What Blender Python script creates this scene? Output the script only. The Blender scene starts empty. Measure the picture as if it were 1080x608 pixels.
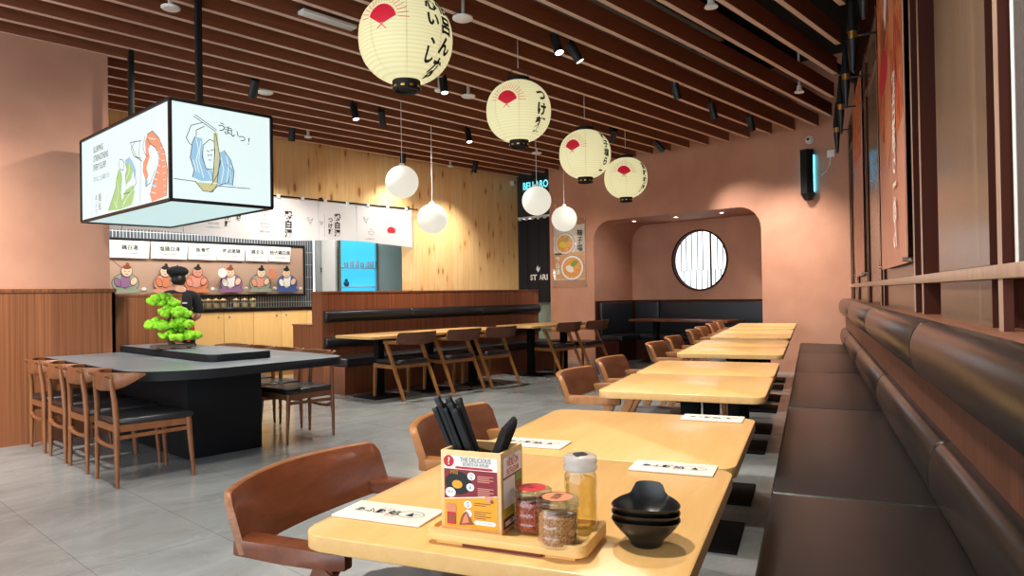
import bpy, bmesh, math, random
from mathutils import Vector, Matrix
random.seed(7)
SC = bpy.context.scene
COL = SC.collection
PI = math.pi
# ------------------------------------------------------------------ camera model (solved from the vanishing points of the room)
F, PITCH, ROLL, YA, YS, EYE = 744.4, .00922, -.01604, .40037, .74487, 1.22
def _mm(a, b): return [[sum(a[i][k]*b[k][j] for k in range(3)) for j in range(3)] for i in range(3)]
_cp, _sp, _cr, _sr = math.cos(PITCH), math.sin(PITCH), math.cos(ROLL), math.sin(ROLL)
RW = _mm(_mm([[_cr,-_sr,0],[_sr,_cr,0],[0,0,1]], [[1,0,0],[0,_cp,_sp],[0,-_sp,_cp]]), [[1,0,0],[0,0,-1],[0,1,0]])
RW = _mm(RW, [[math.sin(YS),-math.cos(YS),0],[math.cos(YS),math.sin(YS),0],[0,0,1]])
def ray(x, y):
    c = ((x-540)/F, (y-304)/F, 1.0)
    return Vector([sum(RW[i][j]*c[i] for i in range(3)) for j in range(3)])
ORG = Vector((0,0,EYE))
def onX(x, y, X): d = ray(x,y); return ORG + d*(X/d.x)
def onY(x, y, Y): d = ray(x,y); return ORG + d*(Y/d.y)
def onZ(x, y, z): d = ray(x,y); return ORG + d*((z-EYE)/d.z)
TH = YS-YA                                   # the banquette wall stands turned by this angle to the rest of the room
CT, ST = math.cos(TH), math.sin(TH)
def W(a, q, z=0.0): return Vector((a*CT-q*ST, a*ST+q*CT, z))
MB_ = Matrix.Rotation(TH, 4, 'Z')
def AQ(P): return (P.x*CT+P.y*ST, -P.x*ST+P.y*CT)
def onQ(x, y, q):
    d = ray(x,y); dq = -d.x*ST+d.y*CT; return ORG + d*(q/dq)

# ------------------------------------------------------------------ materials
def lin(c):
    return tuple(((v/255)/12.92 if v/255 <= .04045 else ((v/255+.055)/1.055)**2.4) for v in c)+(1,)
EXPO = 1.0; GL = .5**EXPO                   # exposure, and what keeps lamps at their brightness under it
class Mat:
    def __init__(s, name):
        s.m = bpy.data.materials.new(name); s.m.use_nodes = True
        s.t = s.m.node_tree; s.b = s.t.nodes['Principled BSDF']
    def n(s, typ, **kw):
        x = s.t.nodes.new(typ)
        for k, v in kw.items():
            if k in x.inputs: x.inputs[k].default_value = v
            else: setattr(x, k, v)
        return x
    def l(s, a, b): s.t.links.new(a, b)
    def coords(s, scale=(1,1,1), loc=(0,0,0), kind='Object'):
        tc = s.n('ShaderNodeTexCoord'); mp = s.n('ShaderNodeMapping')
        mp.inputs['Scale'].default_value = scale; mp.inputs['Location'].default_value = loc
        s.l(tc.outputs[kind], mp.inputs['Vector']); return mp.outputs['Vector']
    def ramp(s, fac, stops):
        r = s.n('ShaderNodeValToRGB'); e = r.color_ramp.elements
        while len(e) < len(stops): e.new(.5)
        for i, (p, c) in enumerate(stops): e[i].position = p; e[i].color = lin(c) if len(c) == 3 else c
        s.l(fac, r.inputs['Fac']); return r.outputs['Color']
    def mix(s, fac, a, b, mode='MIX'):
        x = s.n('ShaderNodeMix', data_type='RGBA', blend_type=mode)
        for sock, v in ((x.inputs[0], fac), (x.inputs[6], a), (x.inputs[7], b)):
            if hasattr(v, 'links') or hasattr(v, 'is_output'): s.l(v, sock)
            else: sock.default_value = v
        return x.outputs[2]
    def math(s, op, a, b=0.0):
        x = s.n('ShaderNodeMath', operation=op)
        for i, v in enumerate((a, b)):
            if hasattr(v, 'is_output'): s.l(v, x.inputs[i])
            else: x.inputs[i].default_value = v
        return x.outputs[0]
    def noise(s, vec, scale=5, detail=4, rough=.55, dist=0):
        x = s.n('ShaderNodeTexNoise'); x.inputs['Scale'].default_value = scale; x.inputs['Detail'].default_value = detail
        x.inputs['Roughness'].default_value = rough; x.inputs['Distortion'].default_value = dist
        s.l(vec, x.inputs['Vector']); return x.outputs['Fac']
    def color(s, c): s.l(c, s.b.inputs['Base Color'])
    def bump(s, h, strength=.2, dist=.002):
        x = s.n('ShaderNodeBump'); x.inputs['Strength'].default_value = strength; x.inputs['Distance'].default_value = dist
        s.l(h, x.inputs['Height']); s.l(x.outputs['Normal'], s.b.inputs['Normal'])
    def set(s, **kw):
        for k, v in kw.items(): s.b.inputs[k.replace('_',' ')].default_value = v
        return s
def plain(name, c, rough=.5, metal=0, **kw):
    m = Mat(name); m.set(Base_Color=lin(c), Roughness=rough, Metallic=metal, **kw)
    v = m.coords(); h = m.noise(v, 60, 2); m.bump(h, .04, .001)
    return m.m
def glow(name, c, strength, base=None):
    m = Mat(name); m.set(Base_Color=lin(base or c), Roughness=.5, Emission_Color=lin(c), Emission_Strength=strength*GL)
    return m.m
def wood(name, c1, c2, scale=(1,12,12), rough=.4, c3=None, ns=4, bump=.08, coat=0, spec=.4):
    """long grain: noise stretched along one axis of the object"""
    m = Mat(name); v = m.coords(scale)
    f = m.noise(v, ns, 6, .6, .6); g = m.noise(m.coords(tuple(x*4 for x in scale)), ns*2, 3)
    c = m.ramp(f, [(.3, c1), (.7, c2)])
    c = m.mix(m.math('MULTIPLY', g, .5), c, lin(c3 or c1))
    m.color(c); m.bump(g, bump, .001); m.set(Roughness=rough, Coat_Weight=coat, Coat_Roughness=.15, Specular_IOR_Level=spec)
    return m.m
def veneer(name, c1, c2, c3, axis='Z', fine=70, rough=.45):
    """upright veneer: thin streaks along Z"""
    m = Mat(name)
    a = m.noise(m.coords((fine, fine, .5)), 1, 3, .6); b = m.noise(m.coords((14, 14, .3)), 1, 2)
    c = m.ramp(a, [(.3, c1), (.5, c2), (.72, c3)])
    c = m.mix(m.math('MULTIPLY', b, .55), c, lin(c1)); m.color(c); m.bump(a, .1, .001); m.set(Roughness=rough)
    return m.m
M = {}
M['terracotta'] = Mat('terracotta')
def _t():
    m = M['terracotta']; v = m.coords()
    c = m.ramp(m.noise(v, 2.5, 5), [(.35, (180,128,104)), (.65, (190,138,113))]); m.color(c)
    m.bump(m.noise(v, 90, 4), .15, .002); m.set(Roughness=.75); M['terracotta'] = m.m
_t()
def _floor():
    m = Mat('floor_tile'); v = m.coords((1,1,1), (.15,-.005,0))
    b = m.n('ShaderNodeTexBrick'); m.l(v, b.inputs['Vector'])
    b.offset = 0
    for k, x in (('Scale',1.0),('Mortar Size',.0022),('Mortar Smooth',.1),('Brick Width',.6),('Row Height',1.2),('Bias',0)): b.inputs[k].default_value = x
    b.inputs['Color1'].default_value = lin((150,155,157)); b.inputs['Color2'].default_value = lin((156,161,163)); b.inputs['Mortar'].default_value = lin((122,126,128))
    w = m.coords((1,1.6,1)); n1 = m.noise(w, 1.7, 7, .6, .8); n2 = m.noise(w, 9, 5, .6)
    c = m.mix(.9, b.outputs['Color'], m.ramp(n1, [(.3,(204,201,196)),(.5,(228,227,224)),(.72,(255,254,252))]), 'MULTIPLY')
    vein = m.ramp(m.noise(w, .9, 9, .55, 2.4), [(.488,(0,0,0)),(.498,(255,255,255)),(.508,(0,0,0))])
    c = m.mix(m.math('MULTIPLY', vein, .16), c, lin((190,186,178)))
    m.color(c); r = m.ramp(n2, [(.3,(108,108,108)),(.7,(122,122,122))]); m.l(r, m.b.inputs['Roughness'])
    m.bump(n2, .012, .002); M['floor'] = m.m
_floor()
def _pine():
    m = Mat('knotty_pine')
    tc = m.coords(); sx = m.n('ShaderNodeSeparateXYZ'); m.l(tc, sx.inputs[0])
    pl = m.math('FLOOR', m.math('MULTIPLY', sx.outputs['X'], 7.2))
    wn = m.n('ShaderNodeTexWhiteNoise', noise_dimensions='1D'); m.l(pl, wn.inputs['W'])
    cb = m.n('ShaderNodeCombineXYZ'); m.l(m.math('ADD', m.math('MULTIPLY', sx.outputs['X'], 16), m.math('MULTIPLY', wn.outputs['Value'], 30)), cb.inputs[0])
    m.l(m.math('MULTIPLY', sx.outputs['Z'], .9), cb.inputs[2])
    g = m.noise(cb.outputs[0], 1.6, 6, .6, .8)
    c = m.ramp(g, [(.25,(222,178,120)),(.5,(234,196,138)),(.75,(242,210,158))])
    c = m.mix(m.math('MULTIPLY', wn.outputs['Value'], .45), c, lin((226,172,106)))
    vo = m.n('ShaderNodeTexVoronoi', feature='F1', voronoi_dimensions='2D'); vo.inputs['Scale'].default_value = 1; vo.inputs['Randomness'].default_value = 1
    c2 = m.n('ShaderNodeCombineXYZ'); m.l(m.math('MULTIPLY', sx.outputs['X'], 5.4), c2.inputs[0]); m.l(m.math('ADD', m.math('MULTIPLY', sx.outputs['Z'], 1.7), m.math('MULTIPLY', wn.outputs['Value'], 9)), c2.inputs[1]); m.l(c2.outputs[0], vo.inputs['Vector'])
    d = m.math('ADD', vo.outputs['Distance'], m.math('MULTIPLY', m.noise(m.coords((30,1,9)), 1, 3), .08))
    sc = m.n('ShaderNodeSeparateColor'); m.l(vo.outputs['Color'], sc.inputs[0])
    d = m.math('ADD', d, m.math('MULTIPLY', m.math('GREATER_THAN', sc.outputs[0], .68), 2)); d = m.math('ADD', d, m.math('MULTIPLY', sc.outputs[1], .09))
    k = m.ramp(d, [(.13,(255,255,255)),(.2,(0,0,0))]); h = m.ramp(d, [(.14,(255,255,255)),(.4,(0,0,0))])
    c = m.mix(m.math('MULTIPLY', h, .4), c, lin((206,130,60))); c = m.mix(m.math('MULTIPLY', k, .8), c, lin((150,82,40)))
    fr = m.math('FRACT', m.math('MULTIPLY', sx.outputs['X'], 7.2))
    e = m.math('LESS_THAN', m.math('ABSOLUTE', m.math('SUBTRACT', fr, .5)), .488)
    c = m.mix(m.math('MULTIPLY', m.math('SUBTRACT', 1, e), .45), c, lin((140,85,40)))
    m.color(c); m.set(Roughness=.45); M['pine'] = m.m
_pine()
M['wainscot'] = veneer('reeded_walnut', (100,58,34), (138,84,51), (162,103,66))
M['booth_wood'] = veneer('booth_walnut', (96,50,30), (138,78,48), (160,94,60))
M['wall_panel'] = veneer('ash_brown_panel', (92,74,60), (116,95,77), (134,111,91), fine=40, rough=.24)
M['wall_recess'] = plain('dark_mahogany', (60,24,12), .8, 0, Specular_IOR_Level=.2)
M['wall_post'] = wood('post_wood', (146,118,100), (184,156,136), (12,12,1), .35)
M['band_wood'] = veneer('band_walnut', (66,36,24), (98,57,39), (118,71,49), fine=50, rough=.4)
M['ledge'] = veneer('ledge_walnut', (92,56,40), (126,80,58), (146,96,70), fine=50, rough=.45)
M['slat'] = wood('slat_mahogany', (124,70,46), (154,92,62), (1,14,14), .5, (108,58,37))
M['slat_lit_under'] = wood('slat_lit_underside', (196,164,146), (218,190,172), (1,14,14), .5)  # same slats, light from below put into a paler underside colour
M['table'] = wood('maple_top', (216,168,102), (228,184,120), (1.2,9,9), .36, (208,156,90), 3, .03, .25)
M['tray_wood'] = wood('tray_beech', (226,178,108), (238,196,130), (9,1.2,9), .4, (214,160,90), 3)
M['box_wood'] = wood('box_beech', (226,182,122), (240,204,150), (9,9,1.2), .45, (206,158,96), 3)
M['oak'] = wood('chair_oak', (150,96,50), (184,126,72), (6,6,2), .38, (132,80,40), 3)
M['oak_board'] = wood('chair_back_walnut', (92,52,34), (118,72,48), (2,9,9), .4, (76,42,26), 3)
M['walnut'] = wood('dark_walnut', (98,50,28), (130,70,41), (2,8,8), .33, (78,38,21), 3, .05, .2)
M['teak'] = wood('island_chair_teak', (104,65,39), (138,90,56), (7,7,2), .4, (124,70,38), 3)
M['plyedge'] = wood('ply_edge', (128,78,48), (168,116,78), (2,20,30), .4)
def leather(name, c1, c2, rough=.32, bump=.25):
    m = Mat(name); v = m.coords(); c = m.ramp(m.noise(v, 3, 4), [(.3,c1),(.7,c2)]); m.color(c)
    vo = m.n('ShaderNodeTexVoronoi'); vo.inputs['Scale'].default_value = 260; m.l(v, vo.inputs['Vector'])
    m.bump(vo.outputs['Distance'], bump, .0008); m.set(Roughness=rough); return m.m
M['brown_leather'] = leather('brown_leather', (24,20,19), (32,27,25), .38)
M['roll_leather'] = leather('roll_leather', (25,22,21), (34,30,28), .25)
M['navy_leather'] = leather('navy_leather', (24,26,32), (34,37,44), .38)
M['black_leather'] = leather('black_leather', (24,24,27), (36,36,39), .33)
M['grey_leather'] = leather('grey_leather', (72,74,78), (88,90,94), .45)
M['black_metal'] = plain('black_metal', (24,24,26), .42, .3)
M['pedestal'] = plain('pedestal_black', (11,11,11), .7, 0, Specular_IOR_Level=.15)
M['charcoal'] = plain('charcoal_panel', (13,15,20), .65, 0, Specular_IOR_Level=.3)
def _isl():
    m = Mat('slate_top'); v = m.coords(); c = m.ramp(m.noise(v, 3, 6), [(.3,(122,131,139)),(.7,(138,147,155))]); m.color(c); m.set(Roughness=.28); M['slate'] = m.m
_isl()
M['black_plastic'] = plain('black_plastic', (11,11,12), .6, 0, Specular_IOR_Level=.3)
M['black_bowl'] = plain('black_melamine', (15,15,17), .3)
M['white_paint'] = plain('white_paint', (226,226,222), .5)
M['off_white'] = plain('off_white', (206,204,198), .6)
M['paper'] = plain('paper_white', (218,212,200), .8)
M['ink'] = plain('ink_black', (28,26,26), .7)
M['ink_grey'] = plain('ink_grey', (130,128,124), .7)
M['red'] = plain('print_red', (190,32,44), .6)
M['dark_red'] = plain('print_maroon', (132,18,30), .5)
M['yellow'] = plain('print_yellow', (226,160,24), .5)
M['print_white'] = plain('print_white', (240,234,226), .5)
M['print_orange'] = plain('print_orange', (214,132,92), .5)
M['print_brown'] = plain('print_brown', (140,74,40), .5)
M['print_green'] = plain('print_green', (120,160,70), .5)
M['print_blue'] = plain('print_blue', (72,98,160), .5)
M['print_purple'] = plain('print_purple', (146,108,146), .5)
M['print_pink'] = plain('print_pink', (222,150,128), .5)
M['print_skin'] = plain('print_skin', (236,200,170), .5)
M['print_grey'] = plain('print_grey_green', (152,162,142), .5)
M['print_lime'] = plain('print_lime', (214,208,40), .5)
M['mural_ground'] = plain('mural_ground', (184,152,130), .6)
M['terrace_dark'] = plain('dark_backdrop', (46,44,44), .8)
M['deck'] = plain('ceiling_deck_black', (9,8,8), .9)
M['duct'] = plain('duct_grey', (84,80,74), .7)
M['counter_yellow'] = wood('counter_yellow', (224,182,114), (234,194,128), (8,8,1), .45, (218,172,104), 3, .02)
M['counter_top'] = plain('counter_black', (18,17,18), .25)
M['grey_wall'] = plain('grey_wall', (176,182,182), .6)
M['chrome'] = plain('chrome', (200,200,202), .15, 1.0)
M['brass'] = plain('brass', (214,170,90), .3, 1.0)
M['slot'] = plain('slot_brown', (96,30,16), .6)
M['noren'] = plain('noren_cotton', (204,204,206), .9)
M['noren_black'] = plain('noren_black', (22,21,26), .9)
M['glow_globe'] = glow('globe_glass', (250,244,226), .78, (120,118,112))
M['glow_kernel'] = glow('lamp_core', (255,238,196), 14)
M['glow_lens'] = glow('spot_lens', (255,250,240), 9)
M['glow_white'] = glow('lightbox_white', (230,248,246), 1.0, (70,74,74))
M['glow_under'] = glow('lightbox_under', (206,238,238), .92, (70,74,74))
M['lb_orange'] = glow('lightbox_orange', (242,158,124), .95, (58, 33, 24))
M['lb_green'] = glow('lightbox_green', (178,214,134), .95, (42, 52, 29))
M['lb_blue'] = glow('lightbox_blue', (160,204,234), .95, (37, 49, 57))
M['lb_line'] = glow('lightbox_line', (96, 100, 96), 0.5, (24, 25, 24))
M['lb_tan'] = glow('lightbox_tan', (212, 206, 150), .95, (53, 51, 37))
M['glow_window'] = glow('bright_sky_pane', (236,246,252), 1.7)
M['glow_cyan'] = glow('uv_tube', (50,190,240), 24)
M['glow_sign'] = glow('cyan_sign', (110,225,240), 1.6)
M['glow_fridge'] = glow('fridge_light', (70,200,245), .95)
M['glow_strip'] = glow('led_strip', (220,245,255), 3)
M['glow_down'] = glow('alcove_downlight', (255,240,220), 20)
def _paperlamp():
    m = Mat('lantern_paper'); v = m.coords(); sx = m.n('ShaderNodeSeparateXYZ'); m.l(v, sx.inputs[0])
    r = m.math('SINE', m.math('MULTIPLY', sx.outputs['Z'], 2*PI/.0235))
    c = m.ramp(m.math('ADD', m.math('MULTIPLY', r, .5), .5), [(.0,(234,224,166)),(.25,(243,234,182)),(1,(245,237,188))])
    m.l(c, m.b.inputs['Emission Color']); m.color(m.mix(.6, c, lin((40,38,30)))); m.set(Emission_Strength=.72*GL, Roughness=.7); M['lantern'] = m.m
_paperlamp()
M['lantern_red'] = glow('lantern_red', (205,30,52), .35)
M['lantern_ink'] = plain('lantern_ink', (26,22,20), .8)
M['lantern_rib'] = plain('lantern_rib', (190,178,122), .8)
def glass(name, c, rough=.05, ior=1.45):
    '''thin clear sheet: transparent with a mirror-like sheen that grows towards grazing angles'''
    m = Mat(name); out = m.t.nodes['Material Output']
    tr = m.n('ShaderNodeBsdfTransparent'); tr.inputs['Color'].default_value = lin(c)
    gl = m.n('ShaderNodeBsdfGlossy'); gl.inputs['Roughness'].default_value = rough
    fr = m.n('ShaderNodeLayerWeight'); fr.inputs['Blend'].default_value = .5
    mx = m.n('ShaderNodeMixShader'); m.l(m.math('ADD', m.math('MULTIPLY', m.math('POWER', fr.outputs['Facing'], 2.2), (ior-1)*1.7), .06), mx.inputs[0]); m.l(tr.outputs[0], mx.inputs[1]); m.l(gl.outputs[0], mx.inputs[2])
    m.l(mx.outputs[0], out.inputs['Surface']); return m.m
def milky(name, c, alpha, rough):
    m = Mat(name); m.set(Base_Color=lin(c), Roughness=rough, Alpha=alpha); return m.m
M['glass'] = glass('clear_glass', (246,250,250), .02)
M['frost'] = milky('frosted_plastic', (188,194,198), .5, .2)
M['acrylic'] = glass('acrylic_sheet', (250,250,250), .02, 1.15)
def _winglass():
    m = Mat('tinted_window'); m.set(Base_Color=lin((150,146,142)), Roughness=.08, Metallic=.6); M['window_glass'] = m.m
_winglass()
def gran(name, c1, c2, c3):
    m = Mat(name); v = m.coords(); c = m.ramp(m.noise(v, 260, 3), [(.35,c1),(.5,c2),(.68,c3)]); m.color(c); m.set(Roughness=.7); return m.m
M['chili'] = gran('chili_flakes', (96,22,10), (150,50,24), (206,110,60))
M['sesame'] = gran('sesame', (140,82,42), (184,122,70), (214,160,104))
M['oil'] = glass('pale_vinegar', (254,242,200), .02, 1.2)
M['amber'] = gran('pickles', (206,160,100), (224,190,130), (240,214,170))
def _tilewall():
    m = Mat('slim_tiles'); tc = m.coords(); sx = m.n('ShaderNodeSeparateXYZ'); m.l(tc, sx.inputs[0])
    cb = m.n('ShaderNodeCombineXYZ'); m.l(sx.outputs['X'], cb.inputs[0]); m.l(sx.outputs['Z'], cb.inputs[1])
    b = m.n('ShaderNodeTexBrick'); m.l(cb.outputs[0], b.inputs['Vector']); b.offset = 0
    for k, x in (('Scale',1.0),('Mortar Size',.006),('Mortar Smooth',.1),('Brick Width',.05),('Row Height',.23)): b.inputs[k].default_value = x
    b.inputs['Color1'].default_value = lin((86,96,104)); b.inputs['Color2'].default_value = lin((64,72,82)); b.inputs['Mortar'].default_value = lin((196,198,196))
    m.color(b.outputs['Color']); m.set(Roughness=.3); M['tiles'] = m.m
_tilewall()
def _leafm():
    m = Mat('bonsai_foliage'); v = m.coords(); c = m.ramp(m.noise(v, 40, 3), [(.3,(110,184,22)),(.55,(160,226,40)),(.75,(196,244,84))]); m.color(c); m.set(Roughness=.7); M['foliage'] = m.m
_leafm()
M['bark'] = wood('bark', (70,56,46), (110,92,78), (20,20,4), .9)
M['skin'] = plain('skin', (206,156,128), .55, Subsurface_Weight=.1)
M['hair'] = plain('black_hair', (22,18,17), .5)
M['cloth_black'] = plain('black_cotton', (24,25,31), .9)
M['cloth_red'] = plain('red_apron_cloth', (190,52,46), .85)
def _art():
    m = Mat('banner_photo'); tc = m.coords((3.2,1,1.6)); n = m.noise(tc, 2.2, 6, .65, 1.4)
    c = m.ramp(n, [(.28,(70,34,26)),(.4,(150,48,40)),(.5,(196,88,44)),(.6,(214,150,90)),(.7,(120,92,60))]); m.color(c); m.set(Roughness=.55); M['banner_photo'] = m.m
    m = Mat('banner_plain'); tc = m.coords(); c = m.ramp(m.noise(tc, 3, 3), [(.3,(184,124,100)),(.7,(196,136,112))]); m.color(c); m.set(Roughness=.5); M['banner_plain'] = m.m
_art()
def soup(name):
    m = Mat(name); v = m.coords(); c = m.ramp(m.noise(v, 28, 5, .7, 1.5), [(.3,(196,92,30)),(.45,(226,140,58)),(.6,(240,188,110)),(.72,(250,224,170))]); m.color(c); m.set(Roughness=.4); return m.m
M['soup'] = soup('ramen_print')
M['poster_wood'] = wood('poster_tabletop_print', (214,150,96), (236,184,132), (1,2,9), .4)

# ------------------------------------------------------------------ mesh builder
def rrect(w, h, r, seg=5, corners=(1,1,1,1)):
    """rounded rectangle, counter clockwise; r may be 0 at single corners"""
    out = []
    for i, (sx, sy) in enumerate(((1,-1),(1,1),(-1,1),(-1,-1))):
        rr = r*corners[i]
        if rr <= 1e-6: out.append((sx*w/2, sy*h/2)); continue
        cx, cy = sx*(w/2-rr), sy*(h/2-rr); a0 = -PI/2+i*PI/2
        for k in range(seg+1):
            a = a0+k*PI/2/seg; out.append((cx+rr*math.cos(a), cy+rr*math.sin(a)))
    return out
class MB:
    def __init__(s): s.v, s.f, s.mi, s.sm = [], [], [], []
    def add(s, verts, faces, mi=0, M=None, smooth=True):
        o = len(s.v)
        for p in verts:
            p = Vector(p); s.v.append(M @ p if M else p)
        for f in faces: s.f.append([i+o for i in f]); s.mi.append(mi); s.sm.append(smooth)
        return s
    def bm(s, b, mi=0, M=None, smooth=True):
        b.verts.index_update()
        s.add([v.co for v in b.verts], [[v.index for v in f.verts] for f in b.faces], mi, M, smooth); b.free(); return s
    def box(s, c, d, bev=0, mi=0, M=None, seg=2):
        b = bmesh.new(); bmesh.ops.create_cube(b, size=1)
        for v in b.verts: v.co = Vector((v.co.x*d[0]+c[0], v.co.y*d[1]+c[1], v.co.z*d[2]+c[2]))
        if bev: bmesh.ops.bevel(b, geom=b.edges[:], offset=bev, segments=seg, affect='EDGES', profile=.5)
        return s.bm(b, mi, M)
    def bb(s, lo, hi, bev=0, mi=0, M=None, seg=2):
        return s.box([(a+b)/2 for a, b in zip(lo, hi)], [b-a for a, b in zip(lo, hi)], bev, mi, M, seg)
    def prism(s, poly, z0, z1, mi=0, M=None, bev=0, side=None, seg=2):
        b = bmesh.new(); lo = [b.verts.new((x,y,z0)) for x, y in poly]; hi = [b.verts.new((x,y,z1)) for x, y in poly]
        n = len(poly); b.faces.new(lo[::-1]); top = b.faces.new(hi)
        for i in range(n): b.faces.new((lo[i], lo[(i+1)%n], hi[(i+1)%n], hi[i]))
        if bev:
            es = [e for e in b.edges if abs(e.verts[0].co.z-e.verts[1].co.z) < 1e-6]
            bmesh.ops.bevel(b, geom=es, offset=bev, segments=seg, affect='EDGES', profile=.5)
        if side is None: return s.bm(b, mi, M)
        b.normal_update(); b.verts.index_update()
        vs = [v.co.copy() for v in b.verts]; o = len(s.v); s.add(vs, [], mi, M)
        for f in b.faces:
            s.f.append([v.index+o for v in f.verts]); s.mi.append(mi if abs(f.normal.z) > .7 else side); s.sm.append(True)
        b.free(); return s
    def lathe(s, prof, n=24, mi=0, M=None, caps=True, fn=None):
        vs, fs = [], []
        for r, z in prof:
            for k in range(n):
                a = 2*PI*k/n; p = (r*math.cos(a), r*math.sin(a), z); vs.append(fn(p, a) if fn else p)
        for i in range(len(prof)-1):
            for k in range(n): fs.append((i*n+k, i*n+(k+1)%n, (i+1)*n+(k+1)%n, (i+1)*n+k))
        if caps:
            if prof[0][0] > 1e-6: fs.append(list(range(n))[::-1])
            if prof[-1][0] > 1e-6: fs.append([(len(prof)-1)*n+k for k in range(n)])
        return s.add(vs, fs, mi, M)
    def tube(s, pts, rad, n=8, mi=0, M=None, flat=1.0):
        pts = [Vector(p) for p in pts]
        if not isinstance(rad, (list, tuple)): rad = [rad]*len(pts)
        vs, fs = [], []; ref = None
        for i, p in enumerate(pts):
            t = (pts[min(i+1,len(pts)-1)]-pts[max(i-1,0)]).normalized()
            if ref is None: ref = Vector((0,0,1)) if abs(t.z) < .8 else Vector((0,1,0))
            u = (ref-t*ref.dot(t)).normalized(); w = t.cross(u); ref = u
            for k in range(n):
                a = 2*PI*(k+.5)/n; vs.append(p+(u*math.cos(a)*flat+w*math.sin(a))*rad[i])
        for i in range(len(pts)-1):
            for k in range(n): fs.append((i*n+k, i*n+(k+1)%n, (i+1)*n+(k+1)%n, (i+1)*n+k))
        fs.append(list(range(n))[::-1]); fs.append([(len(pts)-1)*n+k for k in range(n)])
        return s.add(vs, fs, mi, M)
    def bar(s, p0, p1, w0, w1, d0=None, d1=None, mi=0, M=None, up=(0,1,0), bev=.004):
        """tapering rectangular bar from p0 to p1"""
        p0, p1 = Vector(p0), Vector(p1); t = (p1-p0).normalized(); u = Vector(up); u = (u-t*u.dot(t)).normalized(); x = t.cross(u)
        d0 = d0 or w0; d1 = d1 or w1; b = bmesh.new(); vs = []
        for p, w, d in ((p0,w0,d0),(p1,w1,d1)):
            for a, c in ((-1,-1),(1,-1),(1,1),(-1,1)): vs.append(b.verts.new(p+x*a*w/2+u*c*d/2))
        b.faces.new(vs[3::-1]); b.faces.new(vs[4:])
        for k in range(4): b.faces.new((vs[k], vs[(k+1)%4], vs[4+(k+1)%4], vs[4+k]))
        if bev: bmesh.ops.bevel(b, geom=b.edges[:], offset=bev, segments=2, affect='EDGES')
        return s.bm(b, mi, M)
    def grid(s, fn, nu, nv, mi=0, M=None, thick=0, closed=False):
        vs, fs = [], []
        for i in range(nu+1):
            for j in range(nv+1): vs.append(Vector(fn(i/nu, j/nv)))
        q = lambda i, j: i*(nv+1)+j
        for i in range(nu):
            for j in range(nv): fs.append((q(i,j), q(i+1,j), q(i+1,j+1), q(i,j+1)))
        if not thick: return s.add(vs, fs, mi, M)
        b = bmesh.new(); bv = [b.verts.new(v) for v in vs]
        for f in fs: b.faces.new([bv[k] for k in f])
        bmesh.ops.recalc_face_normals(b, faces=b.faces[:]); bmesh.ops.solidify(b, geom=b.faces[:], thickness=thick)
        return s.bm(b, mi, M)
    def ico(s, c, r, sub=2, mi=0, M=None, sc=(1,1,1), jit=0):
        b = bmesh.new(); bmesh.ops.create_icosphere(b, subdivisions=sub, radius=1)
        for v in b.verts:
            k = 1+random.uniform(-jit, jit); v.co = Vector((v.co.x*sc[0]*r*k+c[0], v.co.y*sc[1]*r*k+c[1], v.co.z*sc[2]*r*k+c[2]))
        return s.bm(b, mi, M)
    def flat(s, poly, mp, mi=0, mx=None):
        """polygon drawn on a surface: mp maps (x,y) to a point; mx = longest edge kept on a curved surface"""
        b = bmesh.new(); vs = [b.verts.new((x,y,0)) for x, y in poly]
        es = [b.edges.new((vs[i], vs[(i+1)%len(vs)])) for i in range(len(vs))]
        bmesh.ops.triangle_fill(b, edges=es, use_beauty=True, use_dissolve=False)
        s._drawn(b, mp, mi, mx)
    def _drawn(s, b, mp, mi, mx):
        if mx:
            for _ in range(6):
                lg = [e for e in b.edges if e.calc_length() > mx]
                if not lg: break
                bmesh.ops.subdivide_edges(b, edges=lg, cuts=1, use_grid_fill=False); bmesh.ops.triangulate(b, faces=b.faces[:])
        b.verts.index_update()
        s.add([mp(v.co.x, v.co.y) for v in b.verts], [[v.index for v in f.verts] for f in b.faces], mi, None, False); b.free()
    def stroke(s, pts, w, mp, mi=0, mx=None):
        for (x0,y0), (x1,y1) in zip(pts, pts[1:]):
            L = math.hypot(x1-x0, y1-y0) or 1; nx, ny = -(y1-y0)/L*w/2, (x1-x0)/L*w/2; ex, ey = (x1-x0)/L*w*.3, (y1-y0)/L*w*.3
            s.flat([(x0-ex+nx,y0-ey+ny),(x0-ex-nx,y0-ey-ny),(x1+ex-nx,y1+ey-ny),(x1+ex+nx,y1+ey+ny)], mp, mi, mx)
    def ell(s, cx, cy, rx, ry, mp, mi=0, mx=None, n=20, a0=0, a1=2*PI, rot=0):
        pts = []
        for k in range(n):
            a = a0+(a1-a0)*k/(n if a1-a0 > 6.2 else n-1); x, y = rx*math.cos(a), ry*math.sin(a)
            pts.append((cx+x*math.cos(rot)-y*math.sin(rot), cy+x*math.sin(rot)+y*math.cos(rot)))
        s.flat(pts, mp, mi, mx)
    def text(s, body, size, x, y, mp, mi=0, mx=None, align='CENTER', rot=0, bold=0.0, sx=1.0):
        vs, fs = glyphs(body, bold); xs = [v[0] for v in vs]
        if not vs: return
        w = max(xs)+min(xs); ox = {'CENTER': -w/2, 'LEFT': -min(xs), 'RIGHT': -max(xs)}[align]
        b = bmesh.new(); bv = []
        for a, c in vs:
            a, c = (a+ox)*size*sx, c*size; bv.append(b.verts.new((x+a*math.cos(rot)-c*math.sin(rot), y+a*math.sin(rot)+c*math.cos(rot), 0)))
        for f in fs:
            try: b.faces.new([bv[i] for i in f])
            except ValueError: pass
        s._drawn(b, mp, mi, mx)
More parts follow.
